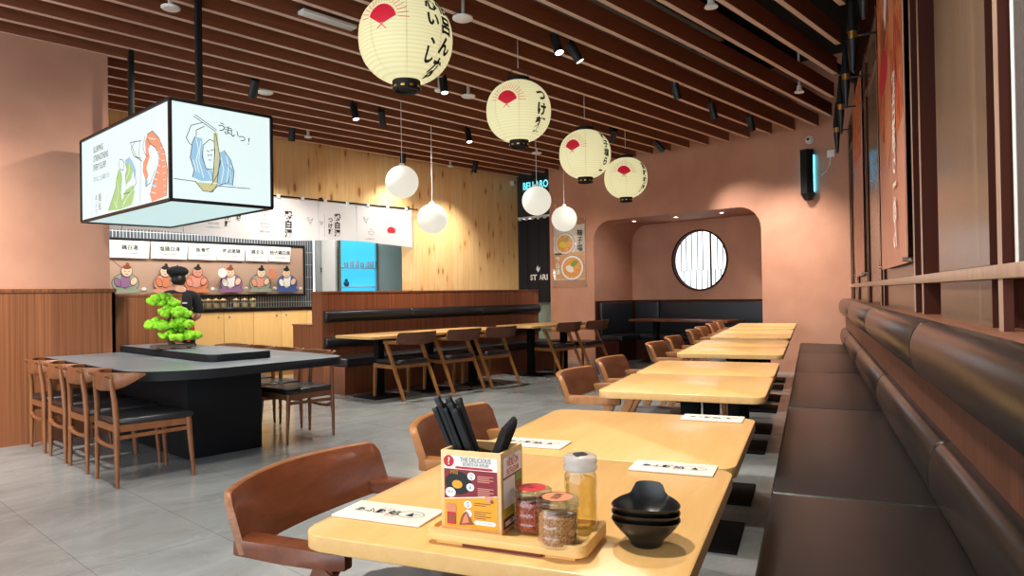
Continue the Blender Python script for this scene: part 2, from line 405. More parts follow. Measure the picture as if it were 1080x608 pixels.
    def vtext(s, body, size, x, y, mp, mi=0, mx=None, bold=0.0, step=1.08):
        """Japanese written downwards from (x, y)"""
        for i, ch in enumerate(body): s.text(ch, size, x, y-size*step*(i+.85), mp, mi, mx, bold=bold)
    def build(s, name, mats, parent=None, loc=None, rz=None, ang=35, M=None):
        me = bpy.data.meshes.new(name); me.from_pydata([tuple(v) for v in s.v], [], s.f)
        if not isinstance(mats, (list, tuple)): mats = [mats]
        for m in mats: me.materials.append(globals()['M'][m] if isinstance(m, str) else m)
        for p, i, q in zip(me.polygons, s.mi, s.sm): p.material_index = i; p.use_smooth = q
        b = bmesh.new(); b.from_mesh(me); bmesh.ops.remove_doubles(b, verts=b.verts[:], dist=1e-6)
        if not getattr(s, 'keep', False): bmesh.ops.recalc_face_normals(b, faces=b.faces[:])
        b.to_mesh(me); b.free()
        me.set_sharp_from_angle(angle=math.radians(ang)); me.validate()
        o = bpy.data.objects.new(name, me); COL.objects.link(o)
        if parent: o.parent = parent
        if loc is not None: o.location = loc
        if rz is not None: o.rotation_euler = (0,0,rz)
        if M is not None: o.matrix_basis = M
        return o
_GL = {}
def glyphs(body, bold=0.0):
    key = (body, bold)
    if key not in _GL:
        cu = bpy.data.curves.new('glyph', 'FONT'); cu.body = body; cu.size = 1; cu.offset = bold; cu.resolution_u = 3
        o = bpy.data.objects.new('glyph', cu); COL.objects.link(o); bpy.context.view_layer.update()
        ev = o.evaluated_get(bpy.context.evaluated_depsgraph_get()); me = ev.to_mesh()
        _GL[key] = ([(v.co.x, v.co.y) for v in me.vertices], [list(p.vertices) for p in me.polygons])
        ev.to_mesh_clear(); bpy.data.objects.remove(o); bpy.data.curves.remove(cu)
    return _GL[key]
def tag(o, label=None, cat=None, group=None, kind=None):
    if label: o['label'] = label
    if cat: o['category'] = cat
    if group: o['group'] = group
    if kind: o['kind'] = kind
    return o
def thing(name, label, cat, loc=(0,0,0), rz=0, group=None):
    o = bpy.data.objects.new(name, None); COL.objects.link(o); o.empty_display_size = .05
    o.location = loc; o.rotation_euler = (0,0,rz); return tag(o, label, cat, group)
def structure(o, label=None): return tag(o, label, None, None, 'structure')
def dup(root, loc, rz, label, group=None):
    r = root.copy(); COL.objects.link(r); r.location = loc; r.rotation_euler = (0,0,rz); r['label'] = label
    if group: r['group'] = group
    for ch in list(root.children):
        c = ch.copy(); COL.objects.link(c); c.parent = r
        for g in list(ch.children):
            d = g.copy(); COL.objects.link(d); d.parent = c
    return r
ORD = ['first','second','third','fourth','fifth','sixth','seventh','eighth','ninth','tenth','eleventh','twelfth','thirteenth','fourteenth','fifteenth','sixteenth','seventeenth','eighteenth','nineteenth','twentieth','twenty-first','twenty-second','twenty-third','twenty-fourth','twenty-fifth','twenty-sixth','twenty-seventh','twenty-eighth','twenty-ninth','thirtieth']
RX = lambda a: Matrix.Rotation(a, 4, 'X')
RY = lambda a: Matrix.Rotation(a, 4, 'Y')
RZ = lambda a: Matrix.Rotation(a, 4, 'Z')
T = lambda x, y, z: Matrix.Translation((x, y, z))
# ================================================================== THE ROOM
ZS = 3.531                                   # underside of the ceiling slats
def holed(m, outer, holes, mp, mi=0):
    b = bmesh.new(); es = []
    for poly in [outer]+holes:
        vs = [b.verts.new((x,y,0)) for x, y in poly]
        es += [b.edges.new((vs[i], vs[(i+1)%len(vs)])) for i in range(len(vs))]
    bmesh.ops.triangle_fill(b, edges=es, use_beauty=True, use_dissolve=False)
    b.verts.index_update(); m.add([mp(v.co.x, v.co.y) for v in b.verts], [[v.index for v in f.verts] for f in b.faces], mi, None, False); b.free()
m = MB(); m.bb((-5,-4,-.1), (13.2,13,0)); structure(m.build('floor', 'floor'))
m = MB(); m.bb((-5,-4,4.55), (13.2,13,4.65)); structure(m.build('ceiling', 'deck'))
# left wall with its wainscot and the half wall beside it
m = MB(); m.bb((-5,7.243,0), (2.306,7.5,4.55)); structure(m.build('wall_left', 'terracotta'))
m = MB(); m.bb((-5,7.2,0), (2.335,7.243,1.3)); m.bb((-5,7.19,1.3), (2.345,7.243,1.335), .004); m.bb((2.306,7.2,0), (2.335,7.5,1.3))
structure(m.build('baseboard_left', 'wainscot'))
m = MB(); m.bb((2.345,7.31,0), (2.99,7.43,1.255)); m.bb((2.335,7.305,1.255), (2.995,7.435,1.283), .003); structure(m.build('wall_half', 'wainscot'))
# knotty pine wall: bulkhead above the kitchen opening, full height beside it
m = MB(); m.bb((1.2,9.55,2.745), (7.79,9.8,4.55)); m.bb((7.79,9.55,0), (10.56,9.8,4.55))
m.bb((7.79,9.545,2.70), (10.56,9.552,2.712)); structure(m.build('wall_pine', 'pine'))
m = MB(); m.bb((1.0,11.8,0), (7.22,11.95,3.1)); structure(m.build('wall_tiled', 'tiles'))
m = MB(); m.bb((7.22,11.8,0), (9.6,11.95,3.1)); m.bb((9.5,9.8,0), (9.6,11.8,3.1)); m.bb((.9,9.55,0), (1.0,11.95,3.1)); structure(m.build('wall_kitchen', 'grey_wall'))
m = MB(); m.bb((.9,9.8,3.1), (9.6,11.95,3.2)); structure(m.build('ceiling_kitchen', 'off_white'))
# terracotta end wall with the alcove
XB = 10.45; A0, A1, AZ, AR = 4.47, 7.6, 2.52, .36
def arch(d=0):
    pts = [(A0, 0)]
    for k in range(9): a = k*PI/2/8; pts.append((A0+AR-AR*math.cos(a), AZ-AR+AR*math.sin(a)))
    for k in range(9): a = PI/2-k*PI/2/8; pts.append((A1-AR+AR*math.cos(a), AZ-AR+AR*math.sin(a)))
    return pts+[(A1, 0)]
ar = arch()
m = MB()
outer = [(2.7,0)]+ar+[(8.63,0),(8.63,4.55),(2.7,4.55)]
m.flat(outer, lambda y, z: (XB, y, z))
m.flat([(2.7,0),(2.7,4.55),(8.63,4.55),(8.63,0)], lambda y, z: (XB+1.6, y, z))
m.add([(XB,8.63,0),(XB+.22,8.63,0),(XB+.22,8.63,4.55),(XB,8.63,4.55)], [(0,1,2,3)], 0, None, False)
XA = 11.7; n = len(ar)
m.add([(XB,y,z) for y, z in ar]+[(XA,y,z) for y, z in ar], [(i,i+1,n+i+1,n+i) for i in range(n-1)], 0, None, True)
CY, CZ, CR = 6.165, 1.788, .555
circ = [(CY+CR*math.cos(2*PI*k/64), CZ+CR*math.sin(2*PI*k/64)) for k in range(64)]
holed(m, ar, [circ], lambda y, z: (XA, y, z))
m.add([(XA,y,z) for y, z in circ]+[(XA+.12,y,z) for y, z in circ], [(i,(i+1)%64,64+(i+1)%64,64+i) for i in range(64)], 0, None, True)
m.keep = True
structure(m.build('wall_back', 'terracotta'))
# round window
w = thing('window_1', None, None, (XA,CY,CZ)); structure(w, 'round window with thin upright bars in the terracotta alcove')
m = MB()
m.lathe([(CR-.002,-.02),(CR+.0,-.02),(CR,.09),(CR-.028,.09),(CR-.028,-.02),(CR-.002,-.02)], 72, M=RY(PI/2), caps=False); structure(m.build('window_frame', 'wall_recess', w))
m = MB(); m.lathe([(0,.088),(CR-.01,.088),(CR-.01,.1),(0,.1)], 72, M=RY(PI/2)); structure(m.build('window_pane', 'glow_window', w))
K = .00368
def chord(y): return math.sqrt(max(0, (CR-.02)**2-y*y))
hb = -.178
for s, lo in ((-107,0),(-79,0),(-49,0),(-17,0),(11,0),(89,0),(118,0),(-91,1),(-59,1),(-27,1),(3,1),(34,1),(76,1),(106,1),(53,2)):
    y = -s*K; c = chord(y); z0, z1 = {0:(hb,c), 1:(-c,hb), 2:(-c,c)}[lo]
    if lo == 0 and z1 <= hb or lo == 1 and z0 >= hb: continue
    wd = .026 if lo == 2 else .008
    m = MB(); m.bb((.05,y-wd/2,z0), (.075,y+wd/2,z1)); structure(m.build('window_bar', 'wall_recess' if lo == 2 else 'ink_grey', w))
m = MB(); c = chord(hb); m.bb((.052,-c,hb-.004), (.073,c,hb+.004)); structure(m.build('window_bar', 'ink_grey', w))
for y, z in ((7.05,AZ),(6.2,AZ),(5.35,AZ)):
    t = thing('downlight', 'small recessed downlight in the alcove soffit, '+('by the corner away from the bench' if y > 7 else 'in the middle' if y > 6 else 'nearest the long bench'), 'downlight', (10.95,y,z), 0, 'alcove downlights')
    m = MB(); m.lathe([(.03,-.004),(.045,-.006),(.048,.0),(.03,.0),(.03,-.004)], 20, caps=False); m.build('trim_ring', 'white_paint', t)
    m = MB(); m.lathe([(0,-.003),(.03,-.003),(.03,0),(0,0)], 16); m.build('lens', 'glow_down', t)
# opening beside the pine wall: bulkhead, dark passage, glazed door
XP = 10.62
m = MB(); m.bb((XP,8.45,2.76), (XP+.15,9.8,4.55)); m.bb((XP+.9,8.3,0), (XP+1.0,10,4.55)); m.bb((XP,9.62,0), (XP+1,9.8,2.76)); structure(m.build('wall_passage', 'terrace_dark'))
m = MB(); m.bb((XP+.06,8.5,0.02), (XP+.1,9.6,1.12)); d = m.build('door_1', plain('door_sage', (128,146,136), .4)); structure(d)
# timber slats of the ceiling
k = 22; ys = []
while k >= -5: ys.append(2.205+.3362*k); k -= 1
ys = [y for y in ys if y < 9.5]
for i, y in enumerate(ys):
    ue = (y+.28*CT)/ST; xe = min(10.27, ue*CT+.28*ST)
    x0 = -3.0
    m = MB(); m.bb((x0,y-.024,ZS), (xe,y+.024,ZS+.165), 0, 0); m.bb((x0,y-.024,ZS-.003), (xe,y+.024,ZS), 0, 1)
    o = m.build('ceiling_slat', ['slat','slat_lit_under'])
    tag(o, 'long brown timber ceiling slat, %s counted from the knotty pine wall' % ORD[i], 'ceiling slat', 'ceiling slats')
# grey service panels and ducts above the slats
for x0, x1, y0, y1 in ((-3,1.6,3.5,9.5),(1.7,4.4,3.55,9.5),(4.5,7.3,3.5,9.5),(7.4,10.3,3.6,9.5)):
    m = MB(); m.bb((x0,y0,3.98), (x1,y1,4.02)); structure(m.build('ceiling_panel', 'duct'))
for y, r, z in ((2.9,.05,3.95),(1.5,.12,4.2)):
    m = MB(); m.tube([(-3,y,z),(10.3,y,z)], r, 12); structure(m.build('ceiling_duct', 'deck'))

# ------------------------------------------------------------------ the long wall by the banquette (its own angle)
def sA(name, mat, boxes, bev=.003, fin=False):
    m = MB()
    for lo, hi in boxes: m.bb(lo, hi, 0 if fin else bev)
    if fin:                                       # only the face towards the room is pale, the cheeks are dark mahogany
        for i, f in enumerate(m.f):
            n = (m.v[f[1]]-m.v[f[0]]).cross(m.v[f[2]]-m.v[f[0]]).normalized()
            if abs(n.x) > .7: m.mi[i] = 1
    o = m.build(name, [mat,'wall_recess'] if fin else mat); o.rotation_euler = (0,0,TH); return structure(o)
AE = 11.05
sA('wall_right', 'wall_recess', [((2.44,-.8,0),(AE+.6,-.605,4.55))], 0)
sA('wall_right_lower', 'wall_recess', [((-2,-.8,0),(2.44,-.66,1.05))], 0)
sA('wall_right_head', 'wall_recess', [((-2,-.8,3.4),(2.44,-.605,4.55))], 0)
sA('trim_ledge', 'ledge', [((-2,-.604,1.062),(AE-.1,-.455,1.088))])
sA('trim_rail', 'wall_post', [((-2,-.606,1.244),(AE,-.512,1.286))])
sA('trim_upper_rail', 'band_wood', [((-2,-.62,3.07),(AE,-.515,3.11))])
sA('trim_top_rail', 'band_wood', [((-2,-.62,3.40),(AE,-.515,3.44))])
PST = [2.49,4.07,4.36,6.12,6.36,7.62,7.80,9.22,9.42,10.35,10.62,10.85]
for a in PST: sA('trim_post', 'wall_post', [((a-.028,-.606 if a > 2.6 else -.544,1.088),(a+.028,-.518,3.5))], 0, True)
PAN = [(2.69,3.66),(4.42,6.0),(6.52,7.5),(7.9,9.12),(9.52,10.28)]
for a, b in PAN:
    sA('wall_panel', 'wall_panel', [((a,-.606,1.29),(b,-.532,3.4))], 0, True)
    sA('wall_panel_lower', 'wall_panel', [((a,-.606,1.088),(b,-.536,1.242))], 0, True)
w2 = sA('window_2', 'window_glass', [((-2,-.56,1.29),(2.45,-.548,3.4))], 0)
sA('window_2_frame', 'white_paint', [((2.42,-.6,1.286),(2.45,-.546,3.4))])

# ================================================================== KITCHEN
ct = thing('kitchen_counter', 'pale yellow kitchen counter with black top under the mural', 'counter', (0,0,0))
m = MB(); m.bb((1.6,10.02,.08), (7.4,10.6,1.035)); m.bb((1.6,10.06,0), (7.4,10.6,.08), 0, 0); m.build('carcass', 'counter_yellow', ct)
m = MB(); m.bb((1.6,9.97,1.037), (7.4,10.62,1.083), .004); m.build('countertop', 'counter_top', ct)
xs = [1.62,2.06,2.52,2.98,3.44,3.9,4.25,4.68,5.134,5.586,6.028,6.49,6.95,7.39]
for i, (a, b) in enumerate(zip(xs, xs[1:])):
    m = MB(); m.bb((a+.003,9.996,.1), (b-.003,10.018,1.03), .002); d = m.build('door', 'counter_yellow', ct)
    m = MB(); m.lathe([(0,0),(.012,0),(.014,.012),(0,.014)], 12, M=T(a+.08 if i%2 else b-.08,9.996,.96) @ RX(PI/2)); m.build('lock', 'ink_grey', d)
mu = thing('mural_board', 'framed mural of seated kimono figures below a row of white name labels', 'mural', (0,0,0))
YM = 11.72
m = MB(); m.bb((2.9,YM,1.3), (7.0,11.8,2.15), 0); 
class Map:
    """draws on a flat surface, each new shape a hair in front of the last"""
    def __init__(s, fn, step): s.fn, s.step, s.k = fn, step, 1
    def __call__(s, x, y): return s.fn(x, y, s.k*s.step)
    def up(s): s.k += 1; return s
mp = Map(lambda x, z, h: (x, YM-h, z), .0012)
def px(P): return P
FIG = [(3.95,'print_grey','print_purple','print_skin'),(4.55,'print_pink','print_orange','print_skin'),(5.02,'print_orange','print_pink','print_pink'),(5.6,'print_purple','print_white','print_skin'),(6.12,'print_grey','print_pink','print_skin'),(6.63,'print_blue','print_white','print_skin'),(3.4,'print_blue','print_grey','print_skin')]
MM = ['mural_ground','print_white','ink','ink_grey','print_grey','print_purple','print_pink','print_orange','print_blue','print_skin','print_brown']
ix = {k: i for i, k in enumerate(MM)}
for j, (x, robe, inner, skin) in enumerate(FIG):
    mp.up(); m.ell(x, 1.49, .2, .155, mp, 2); mp.up(); m.ell(x, 1.49, .193, .148, mp, ix[robe])          # body
    mp.up(); m.flat([(x-.17,1.4),(x+.17,1.4),(x+.23,1.36),(x+.16,1.335),(x-.16,1.335),(x-.23,1.36)], mp, ix[robe])
    mp.up(); m.flat([(x-.06,1.62),(x+.07,1.62),(x+.05,1.44),(x-.02,1.4),(x-.09,1.46)], mp, ix[inner])
    mp.up(); m.ell(x-.115, 1.5, .05, .075, mp, 2, rot=.4); mp.up(); m.ell(x-.115, 1.5, .044, .068, mp, ix[inner], rot=.4)
    mp.up(); m.ell(x+.115, 1.52, .05, .07, mp, 2, rot=-.5); mp.up(); m.ell(x+.115, 1.52, .044, .063, mp, ix[skin], rot=-.5)
    hx = x+(-.02 if j%2 else .015)
    mp.up(); m.ell(hx, 1.675, .082, .088, mp, 2); mp.up(); m.ell(hx, 1.675, .076, .082, mp, ix[skin])
    mp.up(); m.ell(hx, 1.735, .06, .032, mp, 2 if j%3 else ix['print_brown']); mp.up(); m.ell(hx+.01, 1.775, .026, .03, mp, 2 if j%3 else ix['print_brown'])
    mp.up(); m.stroke([(hx-.04,1.675),(hx-.015,1.67)], .006, mp, 2); m.stroke([(hx+.02,1.67),(hx+.045,1.675)], .006, mp, 2); m.stroke([(hx-.02,1.63),(hx+.02,1.63)], .006, mp, 2)
    m.stroke([(x-.14,1.44),(x-.02,1.42),(x+.12,1.45)], .006, mp, 2); m.ell(x+.26, 1.4, .035, .025, mp, ix['print_white']); m.ell(x-.27, 1.39, .03, .02, mp, ix['print_grey'])
mp.up(); m.ell(6.33, 1.66, .07, .09, mp, ix['print_orange']); m.stroke([(6.3,1.7),(6.22,1.78)], .012, mp, ix['print_orange']); m.ell(5.42, 1.66, .075, .08, mp, ix['print_white'])
m.flat([(3.6,1.35),(3.66,1.35),(3.66,1.5),(3.64,1.53),(3.64,1.58),(3.62,1.58),(3.62,1.53),(3.6,1.5)], mp, ix['print_brown']); m.stroke([(3.72,1.84),(3.86,1.72)], .008, mp, 2)
m.build('printed_panel', MM, mu)
m = MB()
for lo, hi in (((2.86,YM-.02,1.26),(7.04,11.8,1.3)),((2.86,YM-.02,2.15),(7.04,11.8,2.19)),((2.86,YM-.02,1.26),(2.9,11.8,2.19)),((7.0,YM-.02,1.26),(7.04,11.8,2.19))): m.bb(lo, hi, .003)
m.build('frame', 'black_metal', mu)
LB = [(3.72,4.29,'鶏白湯'),(4.32,4.88,'塩鶏白湯'),(4.9,5.37,'豚骨醤'),(5.38,5.86,'阿波尾鶏'),(5.88,6.3,'鶏まる'),(6.31,6.73,'柚子鶏白湯'),(3.1,3.69,'黒鶏湯')]
for a, b, s in LB:
    m = MB(); m.flat([(a-.005,2.145),(b+.008,2.145),(b-.012,1.875),(a-.01,1.88)], lambda x, z: (x, YM-.032, z)); m.flat([(a-.005,2.145),(b+.008,2.145),(b-.012,1.875),(a-.01,1.88)], lambda x, z: (x, YM-.03, z))
    m.text(s, .08, (a+b)/2, 2.01, lambda x, z: (x, YM-.034, z), 1, bold=.012); m.text('ramen & chicken', .032, (a+b)/2, 1.945, lambda x, z: (x, YM-.034, z), 2)
    m.build('label_card', ['white_paint','ink','ink_grey'], mu)
m = MB(); m.bb((5.4,11.765,1.13), (5.58,11.8,1.21), .006); o = m.build('socket_plate', 'black_plastic'); tag(o, 'black socket plate on the dark slim tiles below the mural', 'socket')
m = MB(); m.bb((7.22,11.74,1.1), (7.26,11.8,3.0)); m.bb((7.228,11.735,1.2), (7.252,11.74,2.6), 0, 1); o = m.build('corner_strip', ['chrome','glow_strip']); tag(o, 'shiny upright strip light where the tiles meet the grey wall', 'strip light')
m = MB(); m.bb((7.42,11.77,1.71), (7.6,11.8,1.79), .004); m.text('EXIT', .05, 7.51, 1.733, lambda x, z: (x, 11.766, z), 1, bold=.02); o = m.build('exit_sign', ['black_plastic','white_paint']); tag(o, 'small black sign on the grey kitchen wall', 'sign')
# jars and cups on the counter
jar_lbl = ['glass jar at the end of the kitchen counter beside the chef','second glass jar from the chef on the kitchen counter','third glass jar from the chef on the kitchen counter','fourth glass jar from the chef, before the gap','short jar with amber lid just after the gap on the counter','middle jar of the farther cluster on the kitchen counter','last jar of the counter row, farthest from the chef']
J0 = None
for i, x in enumerate((4.42,4.53,4.64,4.75,4.95,5.08,5.21)):
    if J0 is None:
        t = thing('storage_jar', jar_lbl[0], 'jar', (x,10.16,1.083), 0, 'jars on the kitchen counter')
        m = MB(); m.lathe([(0,.002),(.046,.002),(.05,.012),(.05,.10),(.044,.115),(.041,.115),(.046,.1),(.046,.014),(0,.01)], 18); m.build('glass_body', 'glass', t)
        m = MB(); m.lathe([(0,.011),(.044,.013),(.044,.075),(0,.08)], 16); m.build('contents', 'amber', t)
        m = MB(); m.lathe([(0,.116),(.048,.116),(.048,.13),(.02,.135),(0,.15)], 18); m.build('lid', 'tray_wood', t); J0 = t
    else: dup(J0, (x,10.16,1.083), 0, jar_lbl[i])
# blue lit display fridge
fr = thing('display_fridge', 'blue lit glass fronted fridge behind the white banner', 'fridge', (0,0,0))
m = MB(); m.bb((7.42,11.3,0), (9.35,11.75,2.62), 0); m.bb((7.42,11.2,2.5), (9.35,11.3,2.62)); m.bb((7.42,11.2,0), (9.35,11.3,.2)); m.build('cabinet', 'off_white', fr)
m = MB(); m.bb((7.47,11.285,.25), (8.3,11.3,2.48)); m.build('back_light', 'glow_fridge', fr)
for z in (1.40,1.76,.9): m = MB(); m.bb((7.47,11.22,z), (8.3,11.285,z+.018), .002); m.build('shelf', 'white_paint', fr)
m = MB(); m.bb((8.3,11.2,.2), (9.02,11.3,2.5), .004); m.build('solid_door', plain('fridge_door', (176,212,226), .3), fr)
m = MB(); m.bb((7.42,11.19,.2), (7.47,11.24,2.5)); m.bb((8.27,11.19,.2), (8.32,11.24,2.5)); m.build('door_frame', 'chrome', fr)
for i, x in enumerate((7.62,7.74,7.86,7.98,8.1,8.2)):
    m = MB(); m.lathe([(0,0),(.035,0),(.04,.08+.02*(i%3)),(.03,.1+.02*(i%3)),(0,.1+.02*(i%3))], 14); o = m.build('stacked_cup', 'frost', None, (x,11.245,1.778)); tag(o, 'clear cup on the upper fridge shelf, %s from the grey wall' % ORD[i], 'cup', 'cups on the upper fridge shelf')
m = MB(); m.ico((0,0,.055), .055, 2); m.ico((0,0,.12), .03, 2); o = m.build('dark_jar', plain('blue_jar', (50,90,130), .3), None, (7.62,11.245,1.418)); tag(o, 'round dark blue jar on the lower fridge shelf', 'jar')

# ------------------------------------------------------------------ white noren over the kitchen opening
nr = thing('noren_banner', 'long white cloth banner with black calligraphy above the kitchen opening', 'banner', (0,0,0))
YN = 9.47
m = MB(); m.tube([(2.3,YN,2.715),(7.86,YN,2.715)], .012, 10); m.ico((7.87,YN,2.715), .018, 1); m.build('rod', 'black_metal', nr)
for x in (2.6,4.3,6.0,7.7): m = MB(); m.bb((x-.01,YN,2.7), (x+.01,9.5495,2.76), .002); m.build('bracket', 'black_metal', nr)
ct_x = [2.4,3.15,3.9,4.62,5.30,5.93,6.62,7.76]
def wave(x): return YN+.012*math.sin(x*7.3)+.007*math.sin(x*15.1+1)
NM = ['noren','ink','ink_grey','red']
GX = {}
def npan(a, b):
    m = MB()
    def bot(x): return 2.085+.03*math.sin(x*2.1+.5)
    m.grid(lambda u, v: (a+.004+(b-a-.008)*u, wave(a+(b-a)*u)*(1-v)+YN*v, bot(a+(b-a)*u)*(1-v)+2.69*v), 24, 6, 0, None, .003)
    return m
def cloth(h): return lambda x, z: (x, (lambda v: wave(x)*(1-v)+YN*v)((z-2.09)/.6)-h, z)
def bowl_icon(m, x, z, s, mp):
    m.stroke([(x-s,z),(x-s*.6,z-s*.8),(x+s*.6,z-s*.8),(x+s,z)], .006, mp, 2, .05); m.stroke([(x-s,z),(x+s,z)], .006, mp, 2, .05); m.stroke([(x-s*.5,z+.02),(x,z+.06),(x+s*.5,z+.02)], .006, mp, 2, .05)
def hen_icon(m, x, z, s, mp):
    m.stroke([(x-s,z+s*.8),(x-s*.7,z+s*.2),(x-s*.2,z-s*.5),(x+s*.4,z-s*.4),(x+s*.7,z+s*.2),(x+s,z+s),(x+s*.3,z+s*.2),(x-s*.3,z+s*.3),(x-s*.5,z+s),(x-s*.8,z+s*1.1),(x-s,z+s*.8)], .007, mp, 2, .05)
    m.stroke([(x,z-s*.5),(x,z-s)], .006, mp, 2); m.stroke([(x+s*.2,z-s*.5),(x+s*.2,z-s)], .006, mp, 2)
for a, b in zip(ct_x, ct_x[1:]):
    m = npan(a, b); mp = cloth(.006)
    if a == 3.9:
        m.text('豚骨つけ麺', .03, 4.3, 2.24, mp, 2, .05); m.text('YAKINIKU BOWL', .026, 4.3, 2.19, mp, 2, .05)
        m.vtext('つけ麺', .085, 4.5, 2.49, mp, 1, .04, .035)
    if a == 4.62:
        bowl_icon(m, 5.05, 2.30, .07, mp); hen_icon(m, 5.05, 2.46, .06, mp); m.text('豚骨の旨味', .03, 5.05, 2.17, mp, 2, .05); m.vtext('豚骨', .085, 4.67, 2.49, mp, 1, .04, .035)
    if a == 5.30: m.vtext('鶏白湯', .125, 5.43, 2.515, mp, 1, .04, .04); hen_icon(m, 5.78, 2.38, .05, mp)
    if a == 5.93: m.vtext('つけ麺', .085, 6.14, 2.47, mp, 1, .04, .035); m.vtext('鶏白湯', .115, 6.27, 2.535, mp, 1, .04, .04); m.stroke([(6.03,2.5),(6.03,2.16)], .005, mp, 2, .05); hen_icon(m, 5.975, 2.36, .03, mp)
    if a == 6.62: 
        hen_icon(m, 6.8, 2.46, .05, mp); bowl_icon(m, 6.9, 2.28, .06, mp); m.text('つけ麺専門店', .03, 6.87, 2.15, mp, 2, .05)
        m.ell(7.31, 2.315, .085, .07, mp, 3, .04, 16, 0, PI); m.flat([(7.225,2.315),(7.395,2.315),(7.37,2.28),(7.25,2.28)], mp, 3, .04)
        for q in range(9): an = .35+q*(PI-.7)/8; m.stroke([(7.31+.1*math.cos(an),2.315+.085*math.sin(an)),(7.31+.14*math.cos(an),2.315+.12*math.sin(an))], .003, mp, 3, .05)
    m.build('cloth_panel', NM, nr)
x = 2.5
while x < 7.7:
    m = MB(); m.bb((x-.03,YN-.016,2.68), (x+.03,YN+.016,2.74), .006); m.build('tab', 'noren', nr); x += .395
# ------------------------------------------------------------------ black noren in the passage, cyan sign above
bn = thing('door_curtain', 'black split curtain with white lettering in the passage doorway', 'curtain', (0,0,0))
m = MB(); m.bb((XP-.03,8.55,2.735), (XP-.005,9.6,2.775), .004); m.build('rail', 'white_paint', bn)
def bw(y): return XP-.03+.014*math.sin(y*21)
for a, b in ((8.45,8.74),(8.75,9.04),(9.05,9.33),(9.34,9.6)):
    m = MB(); m.grid(lambda u, v: (bw(a+(b-a)*u), a+(b-a)*u, 1.06+1.66*v), 16, 8, 0, None, .003)
    f = lambda s, z: (bw(9.6-s)-.006, 9.6-s, z)
    if a == 9.05:
        m.text('ST', .15, 9.6-9.17, 1.5, f, 1, .04, bold=.03)
    if a == 8.75:
        m.text('ARI', .15, 9.6-8.925, 1.5, f, 1, .04, bold=.03); m.flat([(.5,1.7),(.54,1.65),(.58,1.7),(.6,1.76),(.54,1.73),(.54,1.8),(.5,1.74)], f, 1, .04)
    if a == 8.45: m.text('OL.', .15, 9.6-8.64, 1.5, f, 1, .04, bold=.03)
    m.build('cloth_panel', ['noren_black','white_paint'], bn)
for y in (8.7,8.86,9.02,9.18,9.34,9.5): m = MB(); m.bb((XP-.05,y-.035,2.70), (XP-.0,y+.035,2.74), .004); m.build('tab', 'noren', bn)
sg = thing('neon_sign', 'cyan glowing letter sign high above the black doorway curtain', 'sign', (0,0,0))
m = MB(); m.bb((XP-.06,8.7,3.27), (XP,9.42,3.5), .006); m.build('backing', plain('sign_teal', (20,60,70), .4), sg)
m = MB(); m.text('BELLARO', .2, 9.6-9.06, 3.31, lambda s, z: (XP-.066, 9.6-s, z), 0, bold=.015, sx=.8); m.build('lettering', 'glow_sign', sg)
# dome camera on the pine wall, dome camera on the end wall
def cam_dome(loc, M, label):
    t = thing('security_camera', label, 'camera', loc, 0, 'dome cameras')
    m = MB(); m.lathe([(0,0),(.06,0),(.06,.02),(.045,.035),(0,.035)], 24, M=M); m.build('base', 'white_paint', t)
    m = MB(); m.ico((0,0,.045), .04, 3, 0, M, (1,1,.9)); m.build('ball', 'white_paint', t)
    m = MB(); m.lathe([(0,.07),(.018,.07),(.02,.084),(0,.086)], 16, M=M); m.build('lens', 'black_plastic', t)
cam_dome((10.4,9.55,3.45), RX(PI/2), 'white dome camera at the top corner of the pine wall')
cam_dome((XB,3.72,3.39), RY(-PI/2), 'white dome camera above the black insect trap')
# black insect trap with cyan tube
it = thing('insect_trap', 'black upright insect trap with cyan glow on the terracotta wall', 'insect trap', (XB,3.73,2.9))
m = MB(); m.bb((-.05,-.055,-.3), (0,.055,.3), .004); m.build('backplate', 'black_plastic', it)
m = MB(); m.lathe([(0,-.3),(.1,-.3),(.1,.3),(0,.3)], 6, M=T(-.11,0,0) @ RZ(.3)); m.build('housing', 'black_plastic', it, ang=20)
m = MB(); m.lathe([(.0,.3),(.102,.3),(.102,.33),(0,.335)], 6, M=T(-.11,0,0) @ RZ(.3)); m.build('cap', 'black_metal', it, ang=20)
m = MB(); m.lathe([(0,-.4),(.05,-.39),(.1,-.3),(.0,-.3)], 16, M=T(-.09,0,0)); m.build('catch_tray', 'black_metal', it)
for s in (-1,1): m = MB(); m.tube([(-.018,s*.066,-.26),(-.018,s*.066,.26)], .006, 10); m.build('tube', 'glow_cyan', it)
m = MB(); m.bb((-.02,-.35,.2), (0,-.25,.3), .004); m.build('socket', 'white_paint', it)
m = MB(); m.tube([(-.02,-.3,.24),(-.03,-.29,.1),(-.03,-.24,.0),(-.03,-.17,-.05)], .006, 6); m.build('cord', 'white_paint', it)
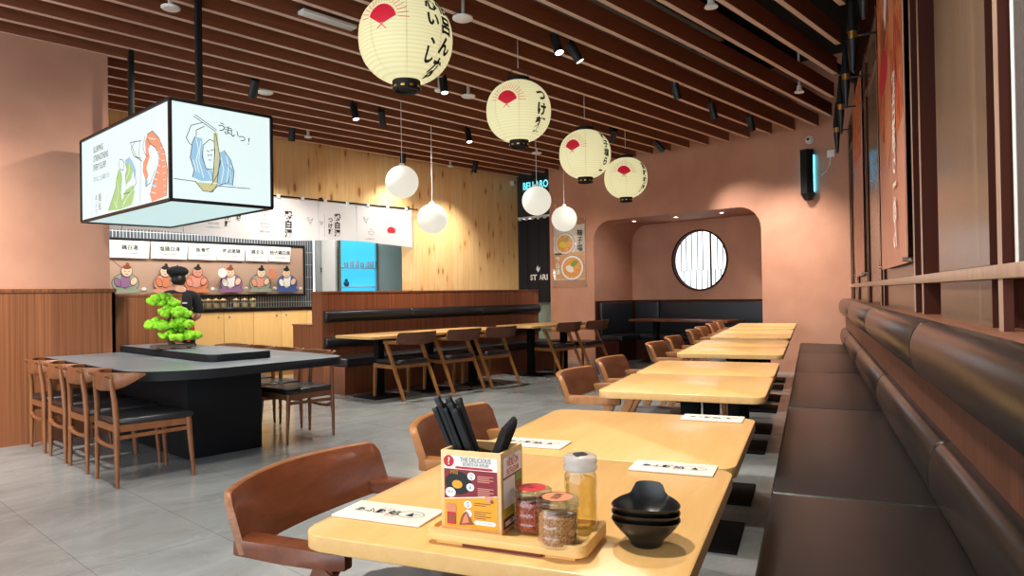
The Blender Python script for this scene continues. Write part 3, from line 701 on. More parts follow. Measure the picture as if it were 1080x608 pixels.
# poster on the end wall
po = thing('ramen_poster', 'clear framed poster of two noodle bowls on the terracotta wall', 'poster', (0,0,0))
Y0, Y1, Z0, Z1 = 7.79, 8.525, 1.475, 2.5
m = MB(); mp = Map(lambda s, z, h: (XB-.014-h, Y1-s, z), .0008); wd = Y1-Y0
m.bb((XB-.013,Y0,Z0), (XB-.006,Y1,Z1), 0, 0)
PM = ['paper','poster_wood','soup','print_white','print_green','ink','red','print_blue','print_lime']
mp.up(); m.flat([(0,Z0+.02),(wd,Z0+.02),(wd,Z0+.52),(0,Z0+.52)], mp, 1); mp.up(); m.flat([(0,1.99),(.5,1.99),(.62,2.3),(0,2.3)], mp, 3)
for x, z, r in ((.27,2.16,.21),(.44,1.70,.245)):
    mp.up(); m.ell(x, z, r+.03, (r+.03)*.86, mp, 7, n=36); mp.up(); m.ell(x, z, r+.02, (r+.02)*.86, mp, 3, n=36); mp.up(); m.ell(x, z, r*.9, r*.78, mp, 2, n=36)
    mp.up(); m.ell(x+.05, z+.08, r*.35, r*.2, mp, 4, n=14, rot=.5); mp.up(); m.ell(x-.05, z-.02, r*.4, r*.25, mp, 8 if r < .22 else 3, n=14, rot=-.4)
mp.up(); m.vtext('柚子塩', .13, .63, 2.42, mp, 5, bold=.015); m.vtext('鶏白湯', .11, .1, 1.93, mp, 3, bold=.03)
m.flat([(.04,1.955),(.2,1.955),(.2,1.985),(.04,1.985)], mp, 5)
m.build('print', PM, po)
m = MB(); m.bb((XB-.026,Y0-.04,1.33), (XB-.02,Y1+.02,2.62), .001); m.build('acrylic_cover', 'acrylic', po)
for y, z in ((Y0-.02,1.36),(Y1,1.36),(Y0-.02,2.59),(Y1,2.59)): m = MB(); m.lathe([(0,0),(.012,0),(.012,.034),(0,.034)], 12, M=T(XB,y,z) @ RY(-PI/2)); m.build('standoff', 'chrome', po)
m = MB(); m.bb((XB-.012,8.44,2.72), (XB,8.47,2.93), .002, 0, T(XB,8.455,2.82) @ RX(-.25) @ T(-XB,-8.455,-2.82)); o = m.build('chopstick_decal', 'box_wood'); tag(o, 'pale stick shaped wall piece above the noodle poster', 'wall piece')
m = MB(); m.prism([(-.09,-.06),(.09,-.06),(.0,.1)], 0, .012, 0, T(XB,8.2,2.72) @ RY(-PI/2) @ RZ(PI/2), .003); o = m.build('noodle_decal', 'yellow'); tag(o, 'ochre triangular wall piece above the noodle poster', 'wall piece')
# banners on the long wall
def wall_banner(a0, a1, z0, z1, label, photo):
    t = thing('acrylic_banner', label, 'banner', (0,0,0), TH, 'clear banners on the slatted wall')
    m = MB(); m.bb((a0,-.5,z0), (a1,-.492,z1), 0, 0)
    h = z1-z0; mp = Map(lambda a, z, q: (a, -.4915+q, z), .001)
    if photo:
        mp.up(); m.flat([(a0+.02,z0+h*.42),(a0+.5,z0+h*.36),(a1-.3,z0+h*.44),(a1-.02,z0+h*.5),(a1-.02,z1-.02),(a0+.02,z1-.02)], mp, 1)
        mp.up(); m.ell(a0+.8, z0+h*.5, .2, .36, mp, 3, n=18, rot=.3); mp.up(); m.ell(a0+1.05, z0+h*.66, .3, .14, mp, 4, n=18); mp.up(); m.ell(a0+.5, z0+h*.8, .12, .34, mp, 3, n=14, rot=-.3); mp.up(); m.ell(a0+.75, z0+h*.9, .1, .3, mp, 2, n=12, rot=.5); m.ell(a0+1.0, z0+h*.78, .14, .12, mp, 5, n=12)
        for i, ch in enumerate('鶏白湯らーめん'): mp.up(); m.text(ch, .19, a0+.42, z0+h*.5-.15*i, mp, 2, bold=.02)
    else:
        mp.up(); m.flat([(a0+.02,z0+h*.6),(a1-.02,z0+h*.62),(a1-.02,z1-.02),(a0+.02,z1-.02)], mp, 1)
    m.build('print', ['banner_plain','banner_photo','print_white','print_orange','red','print_brown','print_pink'], t)
    for a in (a0,a1): 
        m = MB(); m.lathe([(0,0),(.013,0),(.013,.075),(0,.075)], 12, M=T(a,-.545,z0+.02) @ RX(-PI/2)); m.build('standoff', 'chrome', t)
wall_banner(4.45, 5.92, 1.36, 3.4, 'tall clear banner with orange and red dish photo and white brush writing', True)
wall_banner(7.85, 9.2, 1.36, 3.4, 'pinkish clear banner farther down the slatted wall, beyond the red one', False)
# ================================================================== SEATING AND TABLES
# ---- the long banquette (in the frame of its wall)
AE = 10.93
def skew(m):
    for v in m.v:
        if v.x > AE-.4: v.x += (v.y+.44)*ST/CT
bq = thing('banquette', 'long dark brown leather banquette running the length of the slatted wall', 'bench', (0,0,0), TH)
m = MB(); m.bb((-1.3,-.44,0), (AE-.1,.085,.355)); skew(m); m.build('base', 'wall_recess', bq)
m = MB(); m.bb((-1.3,-.602,.0), (AE-.09,-.44,1.06)); m.build('back_panel', 'band_wood', bq)
def cushion(a, b, q0, q1, z0, z1, r, bul):
    """upholstered block, edges well rounded, top slightly crowned"""
    m = MB(); bm_ = bmesh.new(); bmesh.ops.create_cube(bm_, size=1)
    for v in bm_.verts: v.co = Vector((v.co.x*(b-a)+(a+b)/2, v.co.y*(q1-q0)+(q0+q1)/2, v.co.z*(z1-z0)+(z0+z1)/2))
    bmesh.ops.bevel(bm_, geom=bm_.edges[:], offset=r, segments=5, affect='EDGES', profile=.5); m.bm(bm_); return m
SE = [-1.3,.72,2.86,4.99,7.16,9.3,AE-.04]
for a, b in zip(SE, SE[1:]):
    m = cushion(a+.004, b-.004, -.44, .155,   .35, .45, .015, 0); skew(m); m.build('seat_cushion', 'brown_leather', bq, ang=60)
def roll(a, b, qb, z0, z1, prot, r=.012):
    """half round upholstered roll along A"""
    m = MB(); n = 14; pr = []
    for k in range(n+1):
        t = PI*k/n; pr.append((qb+prot*math.sin(t)**.75, (z0+z1)/2-(z1-z0)/2*math.cos(t)))
    rings = []
    for a_, s in ((a,.8),(a+.006,.94),(a+.02,1.0),(b-.02,1.0),(b-.006,.94),(b,.8)):
        zc = (z0+z1)/2; rings.append([(a_, qb+(q-qb)*s, zc+(z-zc)*(.9+.1*s)) for q, z in pr])
    vs = [p for rg in rings for p in rg]; L = n+1; fs = []
    for i in range(len(rings)-1):
        for k in range(L): fs.append((i*L+k, i*L+(k+1)%L, (i+1)*L+(k+1)%L, (i+1)*L+k))
    fs.append(list(range(L))); fs.append([(len(rings)-1)*L+k for k in range(L)][::-1]); m.add(vs, fs); return m
for a, b in zip(SE, SE[1:]): roll(a+.003, b-.003, -.44, .445, .685, .075).build('lumbar_roll', 'roll_leather', bq, ang=50)
UE = [-1.3,.7,3.2,5.72,8.3,AE-.04]
for a, b in zip(UE, UE[1:]): roll(a+.003, b-.003, -.44, .86, 1.09, .085).build('head_roll', 'roll_leather', bq, ang=50)

# ---- pedestal tables
TZ = .756
def make_table(label, group, w=.755, d=.788, name='dining_table'):
    t = thing(name, label, 'table', (0,0,0), 0, group)
    m = MB(); m.prism(rrect(d, w, .055, 8), TZ-.032, TZ, 0, None, .003); m.build('table_top', 'table', t, ang=50)
    m = MB(); m.bb((-.16,-.16,TZ-.045), (.16,.16,TZ-.032), .003); m.bb((-.25,-.03,TZ-.06), (.25,.03,TZ-.04), .003); m.build('bracket', 'pedestal', t)
    m = MB(); m.bb((-.045,-.045,.018), (.045,.045,TZ-.045), .004); m.build('column', 'pedestal', t)
    m = MB(); m.bb((-.23,-.23,0), (.23,.23,.014), .004); m.bb((-.07,-.07,.014), (.07,.07,.03), .006); m.build('base_plate', 'pedestal', t)
    return t
TA = [1.513,2.304,3.63,4.42,5.775,6.567,7.695,8.486,9.435,10.226]
TQ = .568
TL = ['maple top pedestal table nearest, carrying the condiment tray and black bowls','maple top pedestal table butted against the far side of the condiment table','third maple table along the long bench, first after the first gap','fourth maple table along the long bench, butted to the third','fifth maple table along the long bench, after the second gap','sixth maple table along the long bench, butted to the fifth','seventh maple table along the long bench, after the third gap','eighth maple table along the long bench, butted to the seventh','ninth maple table along the long bench, next to last','last maple table of the long bench row, by the terracotta wall']
T0 = make_table(TL[0], 'tables along the long bench')
T0.location = W(TA[0], TQ); T0.rotation_euler = (0,0,TH)
for a, l in list(zip(TA, TL))[1:]: dup(T0, W(a, TQ), TH, l)
BL = ['maple table of the walnut booth nearest the black island','second maple table along the walnut booth','third maple table along the walnut booth, before the gap','fourth maple table along the walnut booth, after the gap','last maple table of the walnut booth, by the passage']
for x, l in zip((5.24,6.035,6.83,8.06,8.855), BL): dup(T0, (x,7.06,0), 0, l, 'tables at the walnut booth')

# ---- low armchairs with bent backs and slanting legs
def make_armchair(label, group, frame, board):
    t = thing('armchair', label, 'chair', (0,0,0), 0, group)
    def bq_(u): x = -.29+.58*u; return x, -.285+.085*(2*u-1)**2
    m = MB(); N = 64; Zb, Zt = .645, .796
    def up(u): e = min(u, 1-u); return Zt-.024+.024*math.sqrt(max(0,1-(max(0,.04-e)/.04)**2))
    def lo(u): e = abs(2*u-1); return Zb+.02*e**2
    for side, off in ((0,.014),(1,-.014)): pass
    vs, fs, L = [], [], 8
    for i in range(N+1):
        u = i/N; x, y = bq_(u); du = .01; (xa, ya), (xb, yb) = bq_(max(0,u-du)), bq_(min(1,u+du)); tx, ty = xb-xa, yb-ya; ll = math.hypot(tx, ty); nx, ny = -ty/ll, tx/ll
        a, b = lo(u), up(u); h = .008 if frame == 'walnut' else .013
        for o, z in ((-h,a),(-h,(a+b)/2),(-h,b-.004),(-h+.004,b),(h-.004,b),(h,b-.004),(h,(a+b)/2),(h,a)):
            tilt = -.055*(z-Zb)/(Zt-Zb); vs.append((x+nx*o, y+ny*o+tilt, z))
    for i in range(N):
        for k in range(L): fs.append((i*L+k, i*L+(k+1)%L, (i+1)*L+(k+1)%L, (i+1)*L+k))
    fs.append(list(range(L))); fs.append([N*L+k for k in range(L)])
    for j, f in enumerate(fs):
        k = j % L if j < N*L else 99
        m.f.append(f); m.sm.append(True); m.mi.append(1 if k in (2,3,4,99) else 0)
    m.v = [Vector(v) for v in vs]; m.build('backrest', [board, 'plyedge' if frame == 'walnut' else 'oak'], t, ang=50)
    for s in (-1,1):
        m = MB(); m.prism([(s*.288,-.235),(s*.29,-.1),(s*.289,.02),(s*.277,.05),(s*.252,.05),(s*.24,.02),(s*.235,-.1),(s*.228,-.235)], .658, .696, 0, None, .006); m.build('armrest', frame, t, ang=40)
        m = MB(); m.bar((s*.264,.0,.662), (s*.268,-.33,.0), .05, .032, .034, .03, up=(1,0,0)); m.build('leg', frame, t)
        m = MB(); m.bar((s*.255,.235,.41), (s*.26,.25,0), .042, .03, .038, .03); m.build('leg', frame, t)
        m = MB(); m.bar((s*.262,.25,.39), (s*.27,-.13,.385), .05, .045, .028, .028, up=(1,0,0)); m.build('side_rail', frame, t)
    m = MB(); m.bar((-.25,.235,.385), (.25,.235,.385), .05, .05, .025, .025, up=(0,1,0)); m.build('cross_rail', frame, t)
    m = MB(); m.bar((-.26,-.145,.385), (.26,-.145,.385), .045, .045, .025, .025, up=(0,1,0)); m.build('cross_rail', frame, t)
    for x in (-.16,-.055,.055,.16): m = MB(); m.bar((x,.22,.37), (x,-.14,.37), .02, .02, .05, .05, up=(1,0,0)); m.build('seat_slat', frame, t)
    m = MB(); b = bmesh.new(); pl = rrect(.49,.47,.07,6)
    m.prism(pl, .41, .462, 0, T(0,.035,0), .02, seg=4); m.build('seat_pad', 'grey_leather' if group.startswith('arm') else 'black_leather', t, ang=60)
    return t
AC = [(1.47,'walnut'),(2.26,'oak'),(3.72,'oak'),(4.47,'oak'),(5.93,'oak'),(6.75,'oak'),(7.98,'oak'),(8.62,'oak'),(9.55,'oak'),(10.3,'oak')]
AL = ['dark walnut armchair with curved back at the condiment table, nearest','oak framed armchair at the second maple table, behind the chopstick holder','oak armchair at the third maple table of the long bench row','oak armchair at the fourth maple table of the long bench row','oak armchair at the fifth maple table of the long bench row','oak armchair at the sixth maple table of the long bench row','oak armchair at the seventh maple table of the long bench row','oak armchair at the eighth maple table of the long bench row','oak armchair at the ninth maple table of the long bench row','oak armchair at the last maple table, by the terracotta wall']
C0 = make_armchair(AL[0], 'armchairs along the long bench tables', 'walnut', 'walnut')
C0.location = W(AC[0][0], .935); C0.rotation_euler = (0,0,TH-PI)
C1 = make_armchair(AL[1], 'armchairs along the long bench tables', 'oak', 'oak_board')
C1.location = W(AC[1][0], .935); C1.rotation_euler = (0,0,TH-PI)
for (a, k), l in list(zip(AC, AL))[2:]: dup(C1, W(a, .935), TH-PI, l)
BC = ['oak armchair at the walnut booth nearest the black island','second oak armchair along the walnut booth','third oak armchair along the walnut booth, before the gap','fourth oak armchair along the walnut booth, after the gap','last oak armchair of the walnut booth, nearest the terracotta alcove']
C2 = None
for x, l in zip((5.42,6.2,6.88,8.36,9.08), BC):
    if C2 is None: C2 = make_armchair(l, 'chairs at the walnut booth', 'oak', 'oak_board'); C2.location = (x,6.8,0)
    else: dup(C2, (x,6.8,0), 0, l)

# ---- walnut booth in the middle of the room
bo = thing('booth_bench', 'walnut booth bench with black leather rolls facing the middle row of tables', 'bench', (0,0,0))
X0, X1 = 5.04, 9.3
m = MB(); m.bb((X0-.02,7.96,0), (X1,8.2,1.275)); m.bb((X0-.03,7.95,1.275), (X1+.005,8.21,1.3), .004); m.build('back_panel', 'booth_wood', bo)
m = MB(); m.bb((X0,7.5,0), (X1,7.96,.345)); m.bb((X0-.02,7.47,0), (X0+.0,7.96,.345), .002); m.build('base', 'booth_wood', bo)
m = MB(); m.bb((X0-.02,8.2,0), (X0+4.1,8.68,.845)); m.bb((X0-.03,8.19,.845), (X0+4.1,8.69,.868), .004); m.build('rear_box', 'booth_wood', bo)
SX = [X0,6.45,7.88,X1]
for a, b in zip(SX, SX[1:]):
    m = cushion(a+.003, b-.003, 7.46, 7.96, .345, .455, .03, 0); m.build('seat_cushion', 'black_leather', bo, ang=60)
    for nm, z0, z1, pr in (('lumbar_roll',.57,.70,.07),('head_roll',.895,1.05,.07)):
        r_ = roll(a+.003, b-.003, -.001, z0, z1, pr); r_.v = [Vector((v.x, 7.96-v.y, v.z)) for v in r_.v]; r_.build(nm, 'black_leather', bo, ang=50)

# ---- bench and table of the alcove
al = thing('corner_bench', 'near black leather bench wrapping the inside of the terracotta alcove', 'bench', (0,0,0))
m = MB(); m.bb((11.0,A0+.02,0), (XA-.01,A1-.02,.36)); m.bb((XB+.02,A1-.5,0), (11.0,A1-.02,.36)); m.build('base', 'wall_recess', al)
m = MB(); m.bb((XB+.01,A1-.035,0), (XA-.01,A1-.005,1.075)); m.bb((XA-.035,A0+.005,0), (XA-.005,A1-.01,1.075)); m.bb((XB+.3,A0+.005,0), (XA-.01,A0+.03,1.075)); m.build('back_panel', 'wall_recess', al)
for lo, hi in (((11.1,A0+.03,.36),(XA-.1,5.5,.46)),((11.1,5.505,.36),(XA-.1,6.55,.46)),((11.1,6.555,.36),(XA-.1,A1-.1,.46)),((XB+.04,A1-.55,.36),(11.09,A1-.1,.46))): cushion(lo[0],hi[0],lo[1],hi[1],lo[2],hi[2],.025,0).build('seat_cushion', 'navy_leather', al, ang=60)
for lo, hi in (((XB+.07,A1-.11,.45),(XA-.12,A1-.036,1.045)),((XA-.11,A0+.12,.45),(XA-.036,6.95,1.045)),((XA-.11,6.955,.45),(XA-.036,A1-.12,1.045)),((XB+.36,A0+.032,.45),(XA-.03,A0+.105,1.05))): cushion(lo[0],hi[0],lo[1],hi[1],lo[2],hi[2],.03,0).build('back_cushion', 'navy_leather', al, ang=60)
at_ = thing('alcove_table', 'long dark brown table in front of the alcove bench', 'table', (0,0,0))
m = MB(); m.prism([(x+10.82, y+6.0) for x, y in rrect(.62, 1.86, .04, 5)], .715, .752, 0, None, .004); m.build('table_top', 'walnut', at_, ang=50)
for y in (5.45,6.55):
    m = MB(); m.bb((10.78,y-.04,.018), (10.86,y+.04,.715), .003); m.build('column', 'pedestal', at_)
    m = MB(); m.bb((10.6,y-.22,0), (11.04,y+.22,.016), .004); m.build('base_plate', 'pedestal', at_)

# ---- black island
isl = thing('island_table', 'large black communal island table with slate grey top and raised deck', 'table', (0,0,0))
def island_outline():
    x0, x1, y0, y1 = 1.74, 3.33, 4.83, 7.19; r0, r1 = .55, .18; out = []
    for k in range(13): a = PI+k*PI/2/12; out.append((x0+r0+r0*math.cos(a), y0+r0*.75+r0*.75*math.sin(a)))
    for k in range(9): a = -PI/2+k*PI/2/8; out.append((x1-r1+r1*math.cos(a), y0+.06+r1+r1*math.sin(a)))
    return out+[(x1,y1),(x0,y1)]
m = MB(); m.prism(island_outline(), .675, .74, 0, None, .004, 1); m.build('table_top', ['slate','charcoal'], isl, ang=50)
m = MB(); m.bb((2.27,5.47,0), (2.87,7.19,.675), .003); m.build('base', 'charcoal', isl)
dk = [(2.37,7.19),(2.37,5.42)]+[(2.45+.08*math.cos(a)-.0, 5.42+.12*math.sin(a)) for a in [PI+k*PI/2/6 for k in range(1,7)]]+[(2.86,5.3),(2.86,7.19)]
m = MB(); m.prism(dk[::-1], .741, .80, 0, None, .004, 1); m.build('raised_deck', ['slate','charcoal'], isl, ang=50)
def make_side_chair(label, group):
    t = thing('side_chair', label, 'chair', (0,0,0), 0, group)
    for s in (-1,1):
        m = MB(); m.tube([(s*.195,-.225,0),(s*.19,-.225,.2),(s*.182,-.222,.4),(s*.172,-.23,.56),(s*.16,-.243,.665),(s*.155,-.247,.715)], [.011,.016,.019,.0175,.015,.0125], 12); m.build('leg', 'teak', t)
        m = MB(); m.tube([(s*.235,.25,0),(s*.228,.235,.2),(s*.22,.222,.41)], [.011,.016,.02], 12); m.build('leg', 'teak', t)
        m = MB(); m.bar((s*.218,.215,.385), (s*.183,-.215,.385), .05, .05, .022, .022, up=(1,0,0)); m.build('side_rail', 'teak', t)
        m = MB(); m.bar((s*.221,.215,.335), (s*.185,-.215,.325), .026, .026, .016, .016, up=(1,0,0)); m.build('stretcher', 'teak', t)
    m = MB(); m.tube([(-.187,-.222,.285),(-.12,-.222,.262),(0,-.222,.256),(.12,-.222,.262),(.187,-.222,.285)], [.022,.015,.013,.015,.022], 10); m.build('stretcher', 'teak', t)
    m = MB(); m.bar((-.215,.222,.385), (.215,.222,.385), .05, .05, .022, .022); m.build('cross_rail', 'teak', t)
    m = MB(); m.bar((-.18,-.222,.385), (.18,-.222,.385), .045, .045, .022, .022); m.build('cross_rail', 'teak', t)
    # horn shaped back: deep in the middle of each wing, pointed at its tips
    m = MB(); N = 24; vs, fs = [], []
    for i in range(N+1):
        u = 2*i/N-1; a = abs(u); x = .262*math.sin(u*1.25)/math.sin(1.25); y = -.262+.19*a**2.3; h = .104*(1-a**2.0)+.008; zc = .725+.012*a**2-.01*(1-a); th = .011*(1-a**3)+.004
        top, bot = zc+.028*(1-a**3)+.003, zc-h*(1.0-.2*math.cos(u*PI))
        for dy, z in ((-th,bot+.008),(-th*1.1,(top+bot)/2),(-th,top-.004),(0,top),(th,top-.004),(th*1.0,(top+bot)/2),(th,bot+.008),(0,bot)): vs.append((x, y+dy, z))
    for i in range(N):
        for k in range(8): fs.append((i*8+k, i*8+(k+1)%8, (i+1)*8+(k+1)%8, (i+1)*8+k))
    fs.append(list(range(8))); fs.append([N*8+k for k in range(8)]); m.add(vs, fs)
    for s in (-1,1): m.tube([(s*.155,-.24,.715),(s*.153,-.272,.735),(s*.153,-.283,.735)], [.014,.013,.012], 10)
    m.build('backrest', 'teak', t, ang=60)
    m = MB(); b = bmesh.new(); m.prism([(-.235,.25),(-.24,.2),(-.2,-.2),(-.17,-.225),(.17,-.225),(.2,-.2),(.24,.2),(.235,.25)][::-1], .408, .452, 0, None, .016, seg=4); m.build('seat_pad', 'black_leather', t, ang=60)
    return t
SL = ['teak side chair at the front corner of the black island','second teak side chair from the front along the wainscot end of the island','third teak side chair from the front along the wainscot end of the island','teak side chair farthest back, beside the wood wainscot',
      'teak side chair at the front corner of the island, booth side','second teak side chair from the front on the booth side of the island','third teak side chair from the front on the booth side of the island','teak side chair farthest back on the booth side of the island']
S0 = None
for (x, y, rz), l in zip(((1.85,5.2,-PI/2),(1.85,5.79,-PI/2),(1.85,6.29,-PI/2),(1.85,6.84,-PI/2),(3.29,5.61,PI/2),(3.29,6.14,PI/2),(3.29,6.64,PI/2),(3.29,7.14,PI/2)), SL):
    if S0 is None: S0 = make_side_chair(l, 'side chairs around the black island'); S0.location = (x,y,0); S0.rotation_euler = (0,0,rz)
    else: dup(S0, (x,y,0), rz, l)

# ================================================================== LAMPS
def make_sign():
    t = thing('lightbox_sign', 'hanging box sign with lit panels of robed noodle eaters above the island', 'sign', (0,0,0))
    x0, x1, y0, y1, z0, z1 = 2.023, 2.79, 5.114, 7.05, 1.927, 2.64; f = .022
    m = MB()
    for x in (x0,x1):
        for y in (y0,y1): m.bb((x-f/2,y-f/2,z0), (x+f/2,y+f/2,z1), .001)
    for z in (z0,z1):
        for x in (x0,x1): m.bb((x-f/2,y0,z-f/2), (x+f/2,y1,z+f/2), .001)
        for y in (y0,y1): m.bb((x0,y-f/2,z-f/2), (x1,y+f/2,z+f/2), .001)
    m.build('frame', 'black_metal', t)
    m = MB(); m.bb((x0+.01,y0+.01,z1-.012), (x1-.01,y1-.01,z1-.004)); m.build('lid', 'black_metal', t)
    m = MB(); m.bb((x0+.006,y0+.006,z0+.002), (x1-.006,y1-.006,z0+.008)); m.build('under_panel', 'glow_under', t)
    LM = ['glow_white','lb_orange','lb_green','lb_blue','lb_line','lb_tan','lantern_ink']
    # long panel towards the wall end of the room
    def A(pts): return [(lambda P: (y1-P.y, P.z))(onX(85+a/5.07, 120+b/5.07, x0)) for a, b in pts]
    m = MB(); m.bb((x0+.002,y0+.01,z0), (x0+.008,y1-.01,z1)); mp = Map(lambda s, z, h: (x0+.001-h, y1-s, z), .0006)
    mp.up(); m.flat(A([(385,92),(420,130),(450,200),(466,300),(460,440),(380,472),(372,430),(385,380),(400,330),(418,270),(420,220),(400,180),(375,165),(362,190),(370,230),(352,290),(362,330),(350,362),(332,310),(335,260),(350,230),(345,150),(357,112)]), mp, 1)
    mp.up(); m.flat(A([(205,298),(190,350),(188,400),(162,480),(150,520),(215,512),(275,486),(290,420),(282,380),(240,410),(222,470),(215,420),(222,350),(216,310)]), mp, 2); m.flat(A([(240,262),(262,245),(282,300),(270,350),(245,380),(240,330),(250,300)]), mp, 2)
    mp.up(); m.flat(A([(236,250),(262,232),(280,258),(296,300),(290,360),(280,300),(262,262),(245,262)]), mp, 3); m.flat(A([(347,350),(362,360),(355,395),(346,380)]), mp, 3); m.flat(A([(388,380),(405,372),(400,395),(386,400)]), mp, 3)
    mp.up()
    for s in ([(265,155),(325,145)],[(268,160),(300,232),(325,240)],[(318,148),(312,232)],[(290,150),(272,190),(285,225),(330,255)],[(322,245),(320,480)],[(345,120),(335,180),(345,215),(360,230)],[(385,92),(420,130),(450,200),(466,300),(460,440)],[(357,112),(385,92)],[(355,130),(372,160),(400,180),(420,220),(418,270),(385,380),(372,440)],[(352,345),(350,390),(375,370),(400,300)],[(212,245),(205,270),(212,300),(230,300),(235,262),(222,245),(212,245)],[(216,310),(222,350),(215,420),(222,470)],[(290,300),(300,370),(270,420),(230,430)],[(205,298),(188,400),(150,520)],[(240,262),(250,300),(240,330),(245,390)]): m.stroke(A(s), .006, mp, 4)
    for k in range(9):
        y = 130+k*36; m.stroke(A([(372-8*(k==0)+ (0,0,38,48,44,34,20,6,0)[k], y),(402+(0,10,20,26,24,18,8,4,0)[k], y+8)]), .005, mp, 0) if k not in (1,) else None
        m.stroke(A([(425+k*3, 150+k*34),(455, 146+k*34)]), .004, mp, 0)
    for s in ([(196,350),(204,420),(190,500)],[(232,480),(255,440),(285,400)],[(246,350),(262,310),(262,270)],[(180,470),(196,505)],[(225,500),(240,470)]): m.stroke(A(s), .007, mp, 0)
    for i, (b, txt_) in enumerate(((200,'SLURPING'),(248,'STRENGTHENS'),(296,'EVERY SLURP'))):
        P = A([(70,b+12)])[0]; m.text(txt_, .073, P[0], P[1], mp, 4, align='LEFT', bold=.01, sx=.74)
    P = A([(70,355)])[0]; m.text('すすることも味のうち', .05, P[0], P[1]-.02, mp, 4, align='LEFT', sx=.8)
    P = A([(78,432)])[0]; m.vtext('あふり', .055, P[0]+.03, P[1], mp, 4); m.vtext('麺処', .07, P[0]+.12, P[1], mp, 4)
    m.build('picture_panel', LM, t)
    # end panel towards the middle of the room
    def B(pts): return [(lambda P: (P.x, P.z))(onY(170+a/3.8, 90+b/3.8, y0)) for a, b in pts]
    m = MB(); m.bb((x0+.01,y0+.002,z0), (x1-.01,y0+.008,z1)); mp = Map(lambda s, z, h: (s, y0+.001-h, z), .0006)
    mp.up(); m.flat(B([(135,206),(165,214),(166,270),(178,330),(208,345),(228,272),(252,262),(278,300),(292,345),(286,402),(250,397),(240,402),(210,384),(160,384),(125,368),(132,340),(116,290),(124,232)]), mp, 3)
    mp.up(); m.flat(B([(138,388),(226,396),(206,428),(168,424)]), mp, 5); m.flat(B([(212,190),(226,192),(232,290),(222,392),(205,392),(218,290)]), mp, 5)
    m.ell(*B([(193,262)])[0], .052, .085, mp, 0)
    mp.up()
    for s in ([(130,124),(218,186)],[(136,118),(222,180)],[(165,150),(120,160),(100,210),(112,232),(122,240)],[(172,165),(140,180),(140,205)],[(50,374),(140,386)],[(228,404),(356,415)],[(193,218),(168,240),(165,290),(180,335),(210,338),(216,270),(212,225),(193,218)],[(182,262),(192,266)],[(198,262),(210,258)],[(186,282),(204,280)],[(190,300),(200,300)],[(240,300),(225,360),(200,400)],[(262,318),(282,340),(270,390),(230,402),(196,430)],[(135,206),(124,232),(116,290),(132,340),(125,368)],[(252,262),(278,300),(292,345),(286,402)],[(138,388),(168,424),(206,428),(226,396)],[(218,192),(236,290),(224,392)],[(212,192),(214,280),(206,385)]): m.stroke(B(s), .005, mp, 4)
    for s in ([(140,215),(150,260),(140,300),(152,350)],[(158,225),(150,300),(170,370)],[(128,300),(140,345)],[(240,290),(250,340),(240,392)],[(262,285),(270,330),(262,392)],[(280,320),(276,390)],[(190,345),(200,375)]): m.stroke(B(s), .006, mp, 0)
    for ch, a, b in (('う',240,166),('ま',266,180),('い',293,192),('っ',322,208),('!',349,222)): P = B([(a,b)])[0]; m.text(ch, .075, P[0], P[1]-.03, mp, 6, rot=-.12)
    m.build('picture_panel', LM, t)
    for lo, hi in (((x1-.008,y0+.01,z0),(x1-.002,y1-.01,z1)),((x0+.01,y1-.008,z0),(x1-.01,y1-.002,z1))): m = MB(); m.bb(lo, hi); m.build('back_panel', 'glow_white', t)
    for y in (5.52,6.95): m = MB(); m.bb((2.385,y-.022,z1), (2.43,y+.022,4.5), .002); m.build('hanging_pole', 'black_metal', t)
make_sign()
